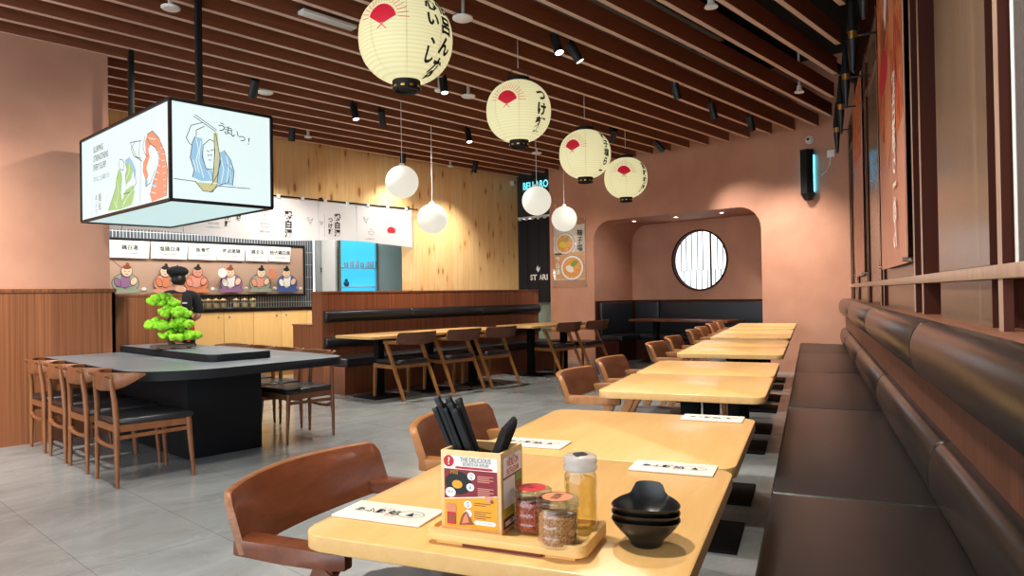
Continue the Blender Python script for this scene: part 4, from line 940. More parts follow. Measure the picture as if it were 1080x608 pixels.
# paper lanterns in a slanting row
def make_lantern(P, fan, txt_, label, cols):
    R, Hh = .31, .30
    t = thing('paper_lantern', label, 'lantern', P, 0, 'paper lanterns')
    cam = Vector((-P.x,-P.y,0)).normalized(); rt = Vector((-cam.y, cam.x, 0))
    base = math.atan2(cam.y, cam.x)
    def rad(z): s = min(1, abs(z)/Hh); return max(.09, R*max(0, 1-s**2.25)**.5)
    prof = []
    n = 56; zt = .284
    for i in range(n+1):
        z = -zt+2*zt*i/n; prof.append((rad(z)+.0016*math.cos(2*PI*z/.0235), z))
    m = MB(); m.lathe(prof, 64, 0, None, False)
    def mp(s, z, h=.004):
        """s metres to the viewer's right of the side that faces the tables, measured round the paper"""
        a = base+s/R; r = rad(z)+h; return (r*math.cos(a), r*math.sin(a), z)
    for k in range(8):
        a = base+.02+k*PI/4
        m.flat([(-.0015,-zt),(.0015,-zt),(.0015,zt),(-.0015,zt)], lambda s, z: ((rad(z)+.0022)*math.cos(a+s/R), (rad(z)+.0022)*math.sin(a+s/R), z), 3, .03)
    fx = R*fan
    fz = .04
    g = lambda s, z: mp(fx+s*math.cos(.12)-z*math.sin(.12)*0, fz+z-.08*s)
    m.flat([(.098*math.cos(a), .098*math.sin(a)*.95) for a in [.12+k*(PI-.24)/14 for k in range(15)]]+[(-.02,-.035),(.02,-.035)][::1], g, 1, .03)
    for k in range(17):
        a = .05+k*(PI-.1)/16; m.stroke([(.112*math.cos(a),.112*math.sin(a)),(.182*math.cos(a),.182*math.sin(a))], .0042, g, 1, .03)
    m.stroke([(-.03,-.02),(.03,-.07)], .006, g, 1, .03); m.stroke([(.03,-.02),(-.03,-.07)], .006, g, 1, .03)
    for body, an, z, size in txt_: m.vtext(body, size, R*an, z, lambda s, zz: mp(s, zz, .005), 2, .025, .042)
    m.build('shade', ['lantern','lantern_red','lantern_ink','lantern_rib'], t, ang=180)
    m = MB(); m.lathe([(0,-.27),(.08,-.27),(.094,-.28),(.094,-.335),(.088,-.345),(.076,-.345),(.07,-.33),(0,-.33)], 32)
    for k in range(10): a = 2*PI*k/10; m.bb((.091,-.012,-.33), (.097,.012,-.316), .001, 1, RZ(a))
    m.build('lower_ring', ['black_plastic','brass'], t)
    m = MB(); m.lathe([(0,.275),(.1,.272),(.112,.28),(.112,.32),(.1,.326),(0,.326)], 32); m.build('upper_ring', 'black_plastic', t)
    m = MB(); m.tube([tuple(rt*(.1*math.cos(k*PI/12))+Vector((0,0,.318+.1*math.sin(k*PI/12)))) for k in range(13)], .0035, 6); m.build('handle', 'black_metal', t)
    m = MB(); m.tube([(0,0,.418),(0,0,4.0-P.z)], .004, 6); m.build('cord', 'off_white', t)
LP = [(428,42,49,-.5,[('心い、し',.6,.21,.1),('佰呂んな',.98,.23,.12)],'largest paper lantern, nearest, with red fan and two columns of black script'),
      (547,118,34,-.36,[('つけ麺',.78,.17,.125)],'second paper lantern of the row, red fan and three large characters'),
      (617,163,27,-.5,[('柚子塩らー',.95,.24,.095)],'third paper lantern of the row, red fan and narrow black script'),
      (660,188,22.5,-.08,[('旨味鶏湯',1.05,.2,.1)],'smallest paper lantern, farthest of the row, in front of the terracotta wall')]
for x, y, r, fan, tx, lb in LP: P = ORG+ray(x,y)*(F*.31/r); make_lantern(P, fan, tx, lb, None)
# globe pendants
G0 = None
for x, y, r, lb in ((424,192,17.5,'white globe pendant on the highest of the pair before the pine wall'),(456,231,16,'lower white globe pendant of the pair before the pine wall'),(566,212,15.5,'white globe pendant in front of the black doorway curtain'),(595,231,13.5,'white globe pendant just in front of the noodle poster')):
    P = ORG+ray(x,y)*(F*.205/r)
    t = thing('globe_pendant', lb, 'pendant lamp', P, 0, 'globe pendants')
    m = MB(); m.ico((0,0,0), .203, 4); m.build('globe', 'glow_globe', t)
    m = MB(); m.lathe([(0,.195),(.035,.197),(.035,.225),(.012,.235),(0,.235)], 16); m.build('cap', 'white_paint', t)
    m = MB(); m.tube([(0,0,.23),(0,0,4.0-P.z)], .005, 6); m.build('cord', 'off_white', t)
# track spots; each carries its own light
def spot(px_, py_, aim, label, e=70, z=3.46, lit=True, ang=70):
    P = onZ(px_, py_, z); t = thing('ceiling_spot', label, 'spotlight', P, 0, 'ceiling spotlights')
    d = Vector(aim).normalized(); R_ = d.to_track_quat('-Z','Y').to_matrix().to_4x4()
    m = MB(); m.lathe([(0,.1),(.042,.1),(.045,.09),(.045,-.1),(.04,-.105),(.036,-.09),(0,-.09)], 20, M=R_); m.build('lamp_body', 'black_metal', t)
    m = MB(); m.lathe([(0,-.094),(.037,-.094),(.037,-.098),(0,-.1)], 20, M=R_); m.build('lens', 'glow_lens' if lit else 'off_white', t)
    m = MB(); m.tube([(0,0,.02),(.0,.05,.1),(.0,.03,.22)], .012, 8); m.lathe([(0,.2),(.022,.2),(.022,.3),(0,.3)], 12, M=T(0,.03,0)); m.build('bracket', 'black_metal', t)
    if lit:
        l = bpy.data.lights.new('spot_beam', 'SPOT'); l.energy = e; l.color = (1,.93,.83); l.spot_size = math.radians(ang); l.spot_blend = 1.0; l.shadow_soft_size = .05
        o = bpy.data.objects.new('spot_beam', l); COL.objects.link(o); o.parent = t; o.matrix_basis = T(*(d*.13)) @ R_
SPOTS = [
 (268,93,(.2,.9,-1),'black ceiling spot above the hanging box sign, beside a white disc',True),
 (374,118,(.0,-.3,-1),'black ceiling spot tilted to the tables, first of the pair before the globes',True),
 (403,124,(.9,.9,-1.25),'black ceiling spot turned away, second of the pair before the globes',True),
 (308,141,(.05,.22,-1),'black ceiling spot by the pine wall above the white banner',True),
 (468,89,(-.1,-.25,-1),'bright black spot just under the largest paper lantern',True),
 (494,143,(-.1,-.3,-1),'black ceiling spot beside the second paper lantern',True),
 (587,46,(-.1,-.4,-1),'black ceiling spot hanging upright, first of the pair above the second lantern',True),
 (606,55,(.35,-.45,-1),'black ceiling spot tilted with bright lens, second of the pair above the second lantern',True),
 (713,95,(.3,-.1,-1),'black ceiling spot in front of the long wall, first of two facing the benches',True),
 (752,117,(.25,-.1,-1),'black ceiling spot with wide pale lens, second of two facing the benches',True),
 (647,143,(.8,1.0,-1),'black ceiling spot between the third and fourth paper lanterns',True),
 (695,154,(.6,-.8,-1.1),'black ceiling spot near the terracotta wall above the alcove',True),
 (425,168,(.05,.2,-1),'small black spot on the pine wall track, behind the first globe cord',True),
 (501,176,(-.1,.2,-1),'small black spot at the end of the pine wall track',True),
 (792,130,(.5,.0,-1),'black ceiling spot in the dark slats close to the end wall',True),
]
SE_ = {403:210, 268:110, 647:150, 695:120, 792:170, 752:150, 587:130, 606:150, 308:105, 425:65, 501:130}
for x, y, aim, lb, lit in SPOTS: spot(x, y, aim, lb, SE_.get(x, 170), 3.46, lit, 105 if y > 140 and x < 520 else {403:104, 647:55, 695:62}.get(x, 84))
# round white ceiling discs
D0 = None
for x, y, r, lb in ((280,98,.085,'white ceiling disc beside the spot above the box sign'),(488,20,.085,'white ceiling disc beside the largest lantern'),(494,102,.08,'white ceiling disc before the second lantern'),(180,9,.07,'white ceiling disc above the terracotta side wall'),(566,162,.08,'white ceiling disc below the second lantern'),(325,145,.05,'small white disc by the pine wall above the banner'),(475,176,.045,'small white disc at the pine wall beside the lower globe'),(463,96,.05,'small white disc next to the bright spot')):
    P = onZ(x, y, 3.50); t = thing('ceiling_disc', lb, 'ceiling disc', P, 0, 'white ceiling discs')
    m = MB(); m.lathe([(0,-.008),(r*.85,-.008),(r,0),(r,.012),(r*.7,.02),(0,.02)], 28); m.build('cover', 'white_paint', t)
    m = MB(); m.lathe([(0,.02),(.02,.02),(.02,.3),(0,.3)], 10); m.build('stem', 'off_white', t)
for x, y, lb in ((750,4,'white sprinkler head among the dark slats, nearer one'),(843,95,'white sprinkler head among the dark slats, by the long wall')):
    P = onZ(x, y, 3.56); t = thing('sprinkler', lb, 'sprinkler', P, 0, 'sprinkler heads')
    m = MB(); m.lathe([(0,-.03),(.055,-.03),(.05,-.015),(.03,.0),(.025,.05),(0,.05)], 20); m.build('head', 'white_paint', t)
    m = MB(); m.lathe([(0,.05),(.014,.05),(.014,.6),(0,.6)], 10); m.build('pipe', 'off_white', t)
P = onZ(346,23,3.56); t = thing('ceiling_vent', 'narrow white linear vent between the slats, beside the largest lantern', 'vent', P)
m = MB(); m.bb((-.26,-.05,0), (.26,.05,.03), .004); m.build('frame', 'white_paint', t)
m = MB()
for k in range(3): m.bb((-.24,-.035+k*.027,-.004), (.24,-.02+k*.027,.004), .001)
m.build('blades', 'off_white', t)
# upright black fixtures high on the long wall
F0 = None
for i, a in enumerate((5.0,6.2,7.4,8.6,9.8)):
    lb = 'black tapered sconce with brass collar high on slatted wall, %s from near end' % ORD[i]
    if F0 is None:
        t = thing('sconce', lb, 'sconce', W(a,-.34,3.22), TH, 'black sconces')
        m = MB(); m.tube([(0,0,-.28),(0,0,-.02)], [.014,.042], 12); m.build('lower_cone', 'black_metal', t)
        m = MB(); m.tube([(0,0,.04),(0,0,.36)], [.045,.014], 12); m.build('upper_cone', 'black_metal', t)
        m = MB(); m.lathe([(0,-.025),(.033,-.025),(.033,.045),(0,.045)], 16); m.build('collar', 'brass', t)
        m = MB(); m.bb((-.008,-.2,.0), (.008,0,.016), .002); m.build('arm', 'black_metal', t); F0 = t
    else: dup(F0, W(a,-.34,3.22), TH, lb)
# ================================================================== THINGS ON THE TABLES
TT = TZ+.0006
tr = thing('condiment_tray', 'shallow beech tray holding the menu box, two jars and a bottle', 'tray', W(1.235,.52,TT), TH)
m = MB(); pl = rrect(.156,.312,.018,5)
m.prism(pl, .008, .02, 0, None, .002); m.bb((-.078+.01,-.156+.02,0), (.078-.01,-.156+.075,.009), .001); m.bb((-.078+.01,.156-.075,0), (.078-.01,.156-.02,.009), .001)
m.build('slab', 'tray_wood', tr, ang=50)
m = MB(); o_, i_ = rrect(.156,.312,.018,6), rrect(.136,.292,.012,6); n = len(o_)
vs = [(x,y,z) for z in (.02,.03) for x, y in o_]+[(x,y,z) for z in (.02,.029) for x, y in i_]
fs = []
for i in range(n): j = (i+1)%n; fs += [(i,j,n+j,n+i), (n+i,n+j,3*n+j,3*n+i), (2*n+i,2*n+j,3*n+j,3*n+i), (i,j,2*n+j,2*n+i)]
m.add(vs, fs); m.build('rim', 'tray_wood', tr, ang=40)
m = MB(); m.bb((-.072,-.075,.0003), (-.066,.08,.0075), 0); m.build('slot', 'slot', tr)
# menu box with chopsticks and spoons
bx = thing('menu_box', 'beech box with a red and yellow menu card, holding chopsticks and spoons', 'box', W(1.2375,.592,TT+.0205), TH)
hw, hd, hh, th = .0525, .0625, .15, .007
m = MB()
for lo, hi in (((-hw,-hd,0),(-hw+th,hd,hh)),((hw-th,-hd,0),(hw,hd,hh)),((-hw+th,-hd,0),(hw-th,-hd+th,hh)),((-hw+th,hd-th,0),(hw-th,hd,hh)),((-hw+th,-hd+th,0),(hw-th,hd-th,.006))): m.bb(lo, hi, .0012)
m.build('box_body', 'box_wood', bx)
m = MB(); m.bb((-hw+th,-.004,.006), (hw-th,.003,.128), .001); m.build('divider', 'box_wood', bx)
CM = ['print_white','dark_red','yellow','ink','red','print_brown','print_orange','ink_grey','print_lime','print_green','print_pink']
m = MB(); cw, c0, ch = .11, .008, .132
mp = Map(lambda u, v, h: (-hw-.0006-h, cw/2-u*cw, c0+v*ch), .00012)     # u from the left edge of the card, v upwards
m.bb((-hw-.0006,-cw/2,c0), (-hw,cw/2,c0+ch), 0, 0)
mp.up(); m.flat([(.0,.0),(1,.0),(1,.47),(0,.375)], mp, 2); m.flat([(0,.39),(1,.485),(1,.815),(0,.815)], mp, 1)
mp.up(); m.ell(.27,.62,.25,.165, mp, 3, n=28); m.ell(.09,.925,.1,.083, mp, 4, n=24)
mp.up(); m.ell(.25,.6,.1,.06, mp, 2, n=18); m.text('?', .15, .095, .875, mp.up(), 0, bold=.012, sx=.9); m.ell(.12,.48,.1,.07, mp, 0); 
for x, v, c in ((.52,.73,'Q'),(.5,.575,'A'),(.45,.33,'Q'),(.45,.2,'A')):
    m.ell(x, v, .075, .055, mp, 0); mp.up(); m.text(c, .09, x, v-.03, mp, 3, sx=.75)
m.text('THE DELICIOUS', .092, .6, .93, mp, 7, sx=.9, bold=.01); m.text('SECRETS OF AFFURI', .062, .6, .875, mp, 7, sx=.9, bold=.01)
m.flat([(.24,.826),(.9,.826),(.93,.842),(.9,.858),(.24,.858),(.21,.842)], mp, 4); m.text('SAUCES', .04, .2, .775, mp, 2); m.text('& MORE', .04, .2, .745, mp, 2)
for y0_, nn in ((.74,4),(.57,5)):
    for k in range(nn): m.stroke([(.64,y0_-.025*k),(.93-.07*(k%2),y0_-.025*k)], .011, mp, 10)
for y0_, nn in ((.36,2),(.24,4)):
    for k in range(nn): m.stroke([(.57,y0_-.03*k),(.88-.1*(k%2),y0_-.03*k)], .009, mp, 1)
m.flat([(.05,.2),(.22,.2),(.24,.27),(.2,.32),(.05,.32),(.03,.27)], mp, 6); m.flat([(.05,.03),(.22,.03),(.22,.2),(.05,.2)], mp, 4); m.flat([(.08,.06),(.2,.06),(.2,.16),(.08,.16)], mp.up(), 5)
m.flat([(.28,.03),(.33,.16),(.41,.24),(.48,.16),(.56,.05)], mp, 5); m.flat([(.33,.05),(.38,.17),(.43,.2),(.47,.08)], mp.up(), 6); m.ell(.84,.43,.07,.035, mp, 10, rot=-.4); m.ell(.9,.4,.03,.025, mp, 5)
m.flat([(.6,.06),(.94,.06),(.98,.09),(.94,.12),(.6,.12),(.56,.09)], mp, 0); m.text('WITH NOODLES', .035, .77, .078, mp.up(), 7); m.text('TRY IT', .04, .12, .475, mp, 1)
m.build('front_card', CM, bx)
m = MB(); cw2 = .088
mp = Map(lambda u, v, h: (-cw2/2+u*cw2, -hd-.0006-h, c0+v*ch), .00012)
m.bb((-cw2/2,-hd-.0006,c0), (cw2/2,-hd,c0+ch), 0, 5)
mp.up(); m.flat([(0,.72),(1,.72),(1,1),(0,1)], mp, 0); m.flat([(0,.28),(.62,.28),(.62,.69),(0,.69)], mp, 0); m.flat([(0,.15),(.8,.15),(.8,.3),(0,.27)], mp, 8); m.flat([(0,0),(1,0),(1,.13),(0,.13)], mp, 3); m.flat([(.68,.58),(.95,.58),(.95,.7),(.68,.7)], mp, 9)
mp.up(); m.text("WE'RE ON", .14, .5, .85, mp, 4, sx=.95, bold=.03); m.text('INSTAGRAM', .12, .5, .74, mp, 4, sx=1.0, bold=.02); m.text('FOLLOW ALONG!', .05, .45, .955, mp, 3, bold=.01)
m.flat([(.06,.03),(.75,.03),(.75,.1),(.06,.1)], mp, 0); m.text('FREE', .07, .4, .045, mp.up(), 3, bold=.02)
for k in range(3): m.stroke([(.08,.265-.035*k),(.6,.27-.035*k)], .01, mp, 3)
m.build('side_card', CM, bx)
CH0 = None
CL = ['%s black chopstick of the bundle in the menu box, counted from the dark armchair' % ORD[i] for i in range(10)]
for i in range(10):
    a, q = -.012+.0125*(i%2), .0105*(i//2)-.006; ex = .002*i
    p0, p1 = Vector((a,-.034+q,.012)), Vector((a+.002*(i%3)-.004,.056+q*1.1,.222+.006*((i*7)%4)))
    t = thing('chopstick', CL[i], 'chopstick', bx.matrix_basis @ p0, 0, 'chopsticks in the menu box'); t.rotation_euler = (0,0,TH)
    m = MB(); m.bar((0,0,0), p1-p0, .0055, .0108, mi=0, bev=.0012); m.build('stick', 'black_plastic', t)
    d = (p1-p0); m = MB(); m.bar(d*.97, d*1.0015, .0112, .0114, bev=.0008); m.build('end_cap', 'black_metal', t)
for i in range(6):
    a = -.022+.0066*i
    t = thing('spoon', '%s black spoon of the stack in the menu box, counted from the red card' % ORD[i], 'spoon', bx.matrix_basis @ Vector((a,.016,.012)), TH, 'black spoons in the menu box')
    R_ = RX(.4) ; m = MB(); hgt = .196+.003*i
    m.prism([(-.013,0),(.013,0),(.0095,.05),(.0155,hgt-.02),(.0135,hgt-.007),(.006,hgt),(-.006,hgt),(-.0135,hgt-.007),(-.0155,hgt-.02),(-.0095,.05)], -.0026, .0026, 0, R_ @ RY(PI/2*.0) @ RZ(0) @ Matrix(((0,0,1,0),(-1,0,0,0),(0,1,0,0),(0,0,0,1)))if False else RX(.4) @ RZ(.75) @ Matrix(((1,0,0,0),(0,0,-1,0),(0,1,0,0),(0,0,0,1))), .001)
    m.build('handle', 'black_plastic', t); m = MB(); m.ico((0,0,.012), .014, 2, 0, RX(.4) @ RZ(.75), (1,.35,1.1)); m.build('bowl', 'black_plastic', t)
# jars and bottle
def jar(name, a, q, r, h, fill, stick, stick_label, label, lidmat='frost', fillmat='chili'):
    t = thing(name, label, 'jar' if name != 'vinegar_bottle' else 'bottle', W(a,q,TT+.0206), TH)
    m = MB(); rb = [(0,.0015),(r*.86,.0),(r*.97,.004)]
    for k in range(13):
        z = .006+(h*.74-.006)*k/12; rb.append((r*(1-.045*(.5+.5*math.cos(2*PI*k/4))), z))
    m.lathe(rb+[(r*.86,h*.79),(r*.86,h*.8)], 40); m.build('glass_body', 'glass', t, ang=80)
    m = MB(); m.lathe([(0,.004),(r*.84,.005),(r*.88,.01),(r*.88,fill*.96),(r*.7,fill),(0,fill*1.02)], 28); m.build('contents', fillmat, t, ang=50)
    m = MB(); m.lathe([(r*.84,h*.8),(r*1.0,h*.81),(r*1.04,h*.85),(r*.96,h*.88),(r*1.02,h*.92),(r*1.0,h*.98),(r*.9,h),(0,h)], 40); m.build('lid', lidmat if lidmat != 'frost' else 'glass', t, ang=60) if lidmat == 'glass' else m.build('lid', lidmat, t, ang=60)
    if stick:
        m = MB(); m.lathe([(0,h+.0004),(r*.72,h+.0004),(r*.72,h+.0008),(0,h+.0009)], 28); m.text('辛' if stick == 'red' else '胡麻', r*.5, 0, -r*.16, lambda x, y: (x, y, h+.0012), 1); m.build('sticker', [stick,'ink'], t)
    return t
jar('spice_jar', 1.236, .488, .036, .079, .056, 'red', '', 'ribbed glass jar of red chili flakes with red sticker, against the menu box', 'glass', 'chili')
jar('sesame_jar', 1.183, .42, .0375, .083, .054, 'print_orange', '', 'ribbed glass jar of sesame with orange sticker, at the tray front', 'glass', 'sesame')
t = jar('vinegar_bottle', 1.263, .402, .031, .142, .1, None, '', 'tall ribbed bottle of pale vinegar with frosted lid on the tray', 'frost', 'oil')
m = MB(); m.lathe([(0,.1424),(.014,.1424),(.014,.1432),(0,.1433)], 18); m.bb((-.02,-.004,.1424), (.016,.004,.1434), .0003); m.build('pour_hole', 'ink', t)
# black bowls
def bowl_mesh():
    m = MB(); n = 72
    def rimw(a):
        d = math.atan2(math.sin(a-.15), math.cos(a-.15)); tab = 1/(1+math.exp(-(.46-abs(d))*26)); sag = .5-.5*math.cos(2*(a-.15))
        return tab, sag
    outp = [(.0,.0),(.026,.0),(.029,.003),(.029,.007),(.036,.016),(.048,.028),(.058,.041),(.0645,.053)]
    inp = [(.0625,.053),(.056,.042),(.046,.030),(.033,.018),(.02,.0125),(.0,.0118)]
    def fn(p, a):
        tab, sag = rimw(a); x, y, z = p; k = max(0, (z-.02)/.033)**2
        z2 = z+k*(.019*tab-.008*sag+.002); s = 1+k*(.05*tab-.03*sag); return (x*s, y*s, z2)
    m.lathe(outp+inp, n, 0, None, False, fn); return m
B0 = None
for i, lb in enumerate(('lowest black bowl of the stack of three on the nearest table','middle black bowl of the stack of three on the nearest table','top black bowl of the stack with raised handle rim')):
    P = W(1.292,.287,TT+.0128*i)
    if B0 is None: o = bowl_mesh().build('serving_bowl', 'black_bowl', None, P, TH, ang=60); B0 = o
    else: o = B0.copy(); COL.objects.link(o); o.location = P
    o.rotation_euler = (0,0,TH-.02*i); tag(o, lb, 'bowl', 'stack of black bowls')
# paper wrapped wet wipes
def napkin(a, q, rz, label):
    t = thing('wipe_packet', label, 'napkin', W(a,q,TT), TH+rz, 'white wipe packets')
    m = MB(); m.prism(rrect(.112,.215,.004,2), 0, .0045, 0, None, .0015); m.build('packet', 'paper', t)
    m = MB(); f = lambda u, v: (v, -u, .0048)                       # u along the packet
    for k in range(2): 
        pts = [(.055+.03*math.cos(x_*.39), .0+.02*math.sin(x_*.39)) for x_ in range(17)]
    m.stroke(pts, .0016, f, 0); m.flat([(.045,-.01),(.055,.012),(.066,-.012)], f, 0); m.stroke([(.055,.0),(.075,.004)], .002, f, 0)
    m.text('麺処', .03, .0, -.012, f, 0, bold=.025); m.text('あふり', .026, -.045, -.01, f, 0, bold=.025); m.text('阿夫利', .009, .015, -.026, f, 1)
    m.text('らーめん', .008, -.01, .018, f, 0); m.build('print', ['ink','red'], t); return t
napkin(1.282, .836, 0, 'white printed wipe packet at the corner by the dark armchair')
napkin(1.868, .34, 0, 'white printed wipe packet beyond the bowls, at the bench side of the nearest table')
napkin(2.04, .80, 0, 'white printed wipe packet on the second table, behind the vinegar bottle')
napkin(2.645, .337, 0, 'white printed wipe packet at the far edge of the second table')
# ================================================================== BONSAI
PB = onZ(183, 368, .802); kb = math.hypot(PB.x, PB.y)
def at_b(x, y, dd=0): d = ray(x, y); return ORG+d*((kb+dd)/math.hypot(d.x, d.y))-PB
bs = thing('bonsai', 'bright green cloud pruned bonsai on a wooden slab on the island deck', 'plant', PB)
sd = Vector((math.cos(.16), -math.sin(.16)*1.0, 0)); rz_b = math.atan2(-PB.x, PB.y)
m = MB(); m.prism([(x*1.0, y) for x, y in rrect(.36,.17,.05,5)], .014, .034, 0, RZ(rz_b), .004); 
for x in (-.12,.0,.12): m.bb((x-.018,-.06,0), (x+.018,.06,.014), .003, 0, RZ(rz_b))
m.build('slab', 'bark', bs)
tp = [Vector((0,0,.03)), at_b(178,360), at_b(182,352), at_b(176,342), at_b(180,330), at_b(174,322)]
m = MB(); m.tube(tp, [.026,.02,.018,.016,.012,.008], 10)
for q in ((166,343),(190,342),(194,354),(186,330)): m.tube([at_b(178,350), (at_b(178,350)+at_b(*q))/2+Vector((0,0,.01)), at_b(*q)], [.012,.009,.006], 8)
m.build('trunk', 'bark', bs)
for cx, cy, w_, h_ in ((172,317,15,6.5),(183,329,17,6),(166,342,12,5),(187,341,16,6),(189,353,22,5.5)):
    m = MB(); c = at_b(cx, cy, random.uniform(-.05,.05)); u = at_b(cx+w_, cy)-at_b(cx, cy); W_ = u.length; H_ = (at_b(cx, cy-h_)-at_b(cx, cy)).length
    for k in range(46):
        a = random.uniform(0, 2*PI); r = math.sqrt(random.random()); x = W_*r*math.cos(a); y = W_*.55*r*math.sin(a); z = H_*1.5*(math.sqrt(max(0,1-r*r))*random.uniform(.0,1)-.35)
        m.ico(c+u.normalized()*x+Vector((-u.y,u.x,0)).normalized()*y+Vector((0,0,z)), random.uniform(.022,.04), 2, 0, None, (1,1,.85), .2)
    m.build('foliage', 'foliage', bs, ang=180)
# ================================================================== THE COOK
def skinmesh(name, verts, edges, radii, mat, parent, sub=2):
    me = bpy.data.meshes.new(name); me.from_pydata([Vector(v) for v in verts], edges, []); o = bpy.data.objects.new(name, me); COL.objects.link(o)
    md = o.modifiers.new('skin', 'SKIN'); md.use_smooth_shade = True
    for v, r in zip(me.skin_vertices[0].data, radii): v.radius = r if isinstance(r, tuple) else (r, r)
    me.skin_vertices[0].data[0].use_root = True
    ss = o.modifiers.new('sub', 'SUBSURF'); ss.levels = ss.render_levels = sub
    dg = bpy.context.evaluated_depsgraph_get(); dg.update(); ev = o.evaluated_get(dg); m2 = bpy.data.meshes.new_from_object(ev)
    o.modifiers.clear(); o.data = m2; bpy.data.meshes.remove(me); m2.materials.clear(); m2.materials.append(M[mat])
    for p in m2.polygons: p.use_smooth = True
    o.parent = parent; m2.name = name; return o
pe = thing('person', 'person in black shirt and beret with red apron ties, back turned, behind half wall', 'person', (3.56,8.78,0), .12)
V = [(0,0,.87),(0,.0,.98),(0,-.005,1.12),(0,0,1.25),(0,.005,1.335),(0,.02,1.39),(0,.04,1.455),(0,.045,1.53)]
R_ = [(.145,.10),(.128,.092),(.14,.095),(.15,.09),(.06,.055),(.052,.052),(.076,.09),(.066,.08)]
E_ = [(i,i+1) for i in range(7)]
def chain(par, pts):
    i0 = par
    for p, r in pts: V.append(p); R_.append(r); E_.append((i0, len(V)-1)); i0 = len(V)-1
    return i0
for s in (-1,1):
    wr = chain(3, [((s*.105,0,1.29),.07),((s*.185,-.01,1.275),.058),((s*.225,-.02,1.14),.046),((s*.235,-.015,1.01),.04),((s*.215,.1,.97),.036),((s*.185,.22,.965),.026),((s*.175,.27,.965),(.034,.018)),((s*.17,.305,.962),(.036,.016))])
    for k, (dx, ln) in enumerate(((-.028,.058),(-.01,.07),(.009,.066),(.026,.052))): chain(wr, [((s*.17+dx,.32,.96),.0095),((s*.17+dx*1.15,.32+ln*.5,.954),.0085),((s*.17+dx*1.2,.32+ln*.85,.938),.007)])
    chain(wr-1, [((s*.145,.285,.958),.012),((s*.13,.31,.95),.009)])
    chain(0, [((s*.095,.0,.8),.09),((s*.1,.01,.62),.075),((s*.1,.015,.46),.056),((s*.1,-.005,.28),.05),((s*.1,-.03,.09),.036),((s*.105,.05,.045),.038),((s*.11,.13,.035),.03)])
body = skinmesh('body', V, E_, R_, 'skin', pe)
sv = [(0,0,.84),(0,0,.98),(0,-.005,1.12),(0,0,1.25),(0,.005,1.325)]; sr = [(.168,.122),(.152,.115),(.163,.12),(.172,.115),(.075,.072)]; se = [(0,1),(1,2),(2,3),(3,4)]
for s in (-1,1):
    b0 = len(sv); sv += [(s*.105,0,1.285),(s*.19,-.01,1.27),(s*.23,-.02,1.14),(s*.24,-.017,1.03)]; sr += [.092,.08,.067,.062]; se += [(3,b0),(b0,b0+1),(b0+1,b0+2),(b0+2,b0+3)]
skinmesh('shirt', sv, se, sr, 'cloth_black', pe)
tv = [(0,0,.93),(0,0,.84)]; trr = [(.16,.115),(.165,.12)]; te = [(0,1)]
for s in (-1,1):
    b0 = len(tv); tv += [(s*.098,0,.74),(s*.103,.01,.6),(s*.104,.012,.42),(s*.104,-.012,.22),(s*.104,-.025,.1)]; trr += [.108,.092,.08,.07,.066]; te += [(1,b0)]+[(b0+i,b0+i+1) for i in range(4)]
skinmesh('trousers', tv, te, trr, 'cloth_black', pe)
m = MB(); m.ico((0,.03,1.565), .122, 3, 0, None, (1.02,1.05,.56)); m.ico((0,.03,1.634), .012, 1); m.lathe([(.084,-.025),(.088,-.025),(.09,.008),(.084,.008)], 28, 0, T(0,.035,1.52) @ RX(.05)); m.build('beret', 'cloth_black', pe, ang=70)
m = MB(); m.ico((0,.012,1.468), .085, 3, 0, None, (.98,1.02,1.0)); m.build('hair', 'hair', pe)
for s in (-1,1): m = MB(); m.ico((s*.079,.045,1.462), .022, 2, 0, None, (.4,.8,1.2)); m.build('ear', 'skin', pe)
m = MB(); m.ico((0,.135,1.452), .016, 2, 0, None, (.8,1,1.3)); m.build('nose', 'skin', pe)
for s in (-1,1): m = MB(); m.ico((s*.03,.118,1.475), .011, 2, 0, None, (1.2,.6,.7)); m.build('eye', 'ink', pe)
m = MB(); m.ico((0,.122,1.418), .02, 2, 0, None, (1.1,.4,.3)); m.build('mouth', 'print_pink', pe)
m = MB(); m.grid(lambda u, v: ((.172+.004*math.sin(v*3))*math.cos(2*PI*u), .128*math.sin(2*PI*u), .935+.05*v+.01*math.sin(4*PI*u)), 40, 3, 0, None, .004); m.build('apron_tie', 'cloth_red', pe)
for dx, ll in ((.03,.24),(.075,.2)):
    m = MB(); m.grid(lambda u, v: (dx+.045*(u-.5)+.02*v*(1 if dx > .05 else -.3), -.142-.012*v-.004*math.cos(u*6), .955-ll*v), 6, 8, 0, None, .004); m.build('apron_tail', 'cloth_red', pe)
m = MB(); m.grid(lambda u, v: (.175*math.sin((u-.5)*3.0), .02+.135*math.cos((u-.5)*3.0), .5+.46*v), 18, 10, 0, None, .005); m.build('apron', 'cloth_black', pe)
for s in (-1,1): m = MB(); m.ico((s*.108,.05,.045), .06, 3, 0, None, (.8,2.0,.72)); m.build('shoe', 'black_plastic', pe)
m = MB(); m.bb((-.03,-.1245,1.17), (.03,-.119,1.19), .001); m.build('shirt_print', 'off_white', pe)
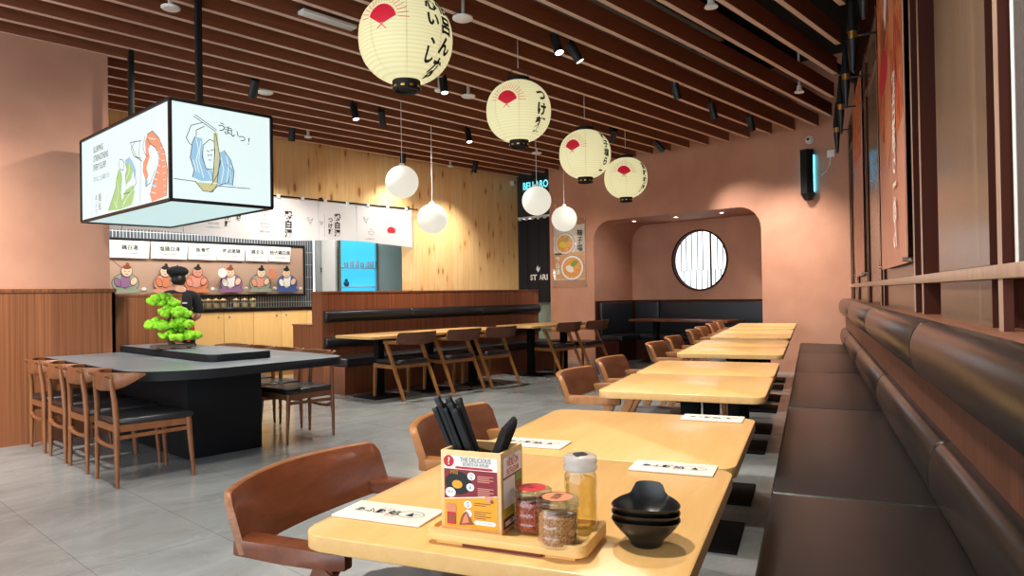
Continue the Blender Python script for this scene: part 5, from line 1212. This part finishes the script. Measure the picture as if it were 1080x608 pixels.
# ================================================================== LIGHT, SKY, CAMERA
wd = bpy.data.worlds.new('daylight'); SC.world = wd; wd.use_nodes = True
bg = wd.node_tree.nodes['Background']; bg.inputs['Color'].default_value = (.84,.93,1,1); bg.inputs['Strength'].default_value = 2.3
def area(name, loc, rot, sx, sy, e, c):
    l = bpy.data.lights.new(name, 'AREA'); l.shape = 'RECTANGLE'; l.size = sx; l.size_y = sy; l.energy = e; l.color = c
    o = bpy.data.objects.new(name, l); COL.objects.link(o); o.location = loc; o.rotation_euler = rot; return o
area('kitchen_lamp', (4.6,10.9,3.05), (0,0,0), 5.0, .5, 75, (1,.97,.93))
for y in (7.05,6.2,5.35):
    l = bpy.data.lights.new('alcove_beam', 'SPOT'); l.energy = 3.5; l.color = (1,.88,.72); l.spot_size = 1.9; l.spot_blend = .7; l.shadow_soft_size = .04
    o = bpy.data.objects.new('alcove_beam', l); COL.objects.link(o); o.location = (10.95,y,AZ-.02)
# unseen spots over the near tables, plus beams added to brighten floor and walls
for x, y, e, tx, ty in ((.6,1.3,150,.35,-.1),(2.3,1.7,125,.15,-.35),(-.6,2.9,100,.2,.1),(3.5,5.3,150,-.35,.75),(1.3,3.3,150,.1,.2),(-.2,5.4,600,.1,.75),(1.5,4.6,70,.1,.1),(3.9,2.4,130,.1,-.2)):
    l = bpy.data.lights.new('unseen_beam', 'SPOT'); l.energy = e; l.color = (1,.94,.85); l.spot_size = 1.75; l.spot_blend = 1; l.shadow_soft_size = .06
    o = bpy.data.objects.new('unseen_beam', l); COL.objects.link(o); o.matrix_basis = T(x,y,3.4) @ Vector((tx,ty,-1)).to_track_quat('-Z','Y').to_matrix().to_4x4()
cam = bpy.data.cameras.new('camera'); cam.sensor_width = 36; cam.lens = 36*F/1080; cam.clip_start = .05; cam.clip_end = 100
co = bpy.data.objects.new('camera', cam); COL.objects.link(co)
co.matrix_world = Matrix(((RW[0][0],-RW[1][0],-RW[2][0],0),(RW[0][1],-RW[1][1],-RW[2][1],0),(RW[0][2],-RW[1][2],-RW[2][2],EYE),(0,0,0,1)))
SC.camera = co
SC.view_settings.view_transform = 'Standard'; SC.view_settings.look = 'None'; SC.view_settings.gamma = 1; SC.view_settings.use_curve_mapping = False
SC.view_settings.exposure = EXPO
SC.cycles.max_bounces = 8; SC.cycles.diffuse_bounces = 4; SC.cycles.glossy_bounces = 3; SC.cycles.transparent_max_bounces = 12
SC.cycles.caustics_reflective = False; SC.cycles.caustics_refractive = False; SC.cycles.sample_clamp_indirect = 6
SC.cycles.use_denoising = True
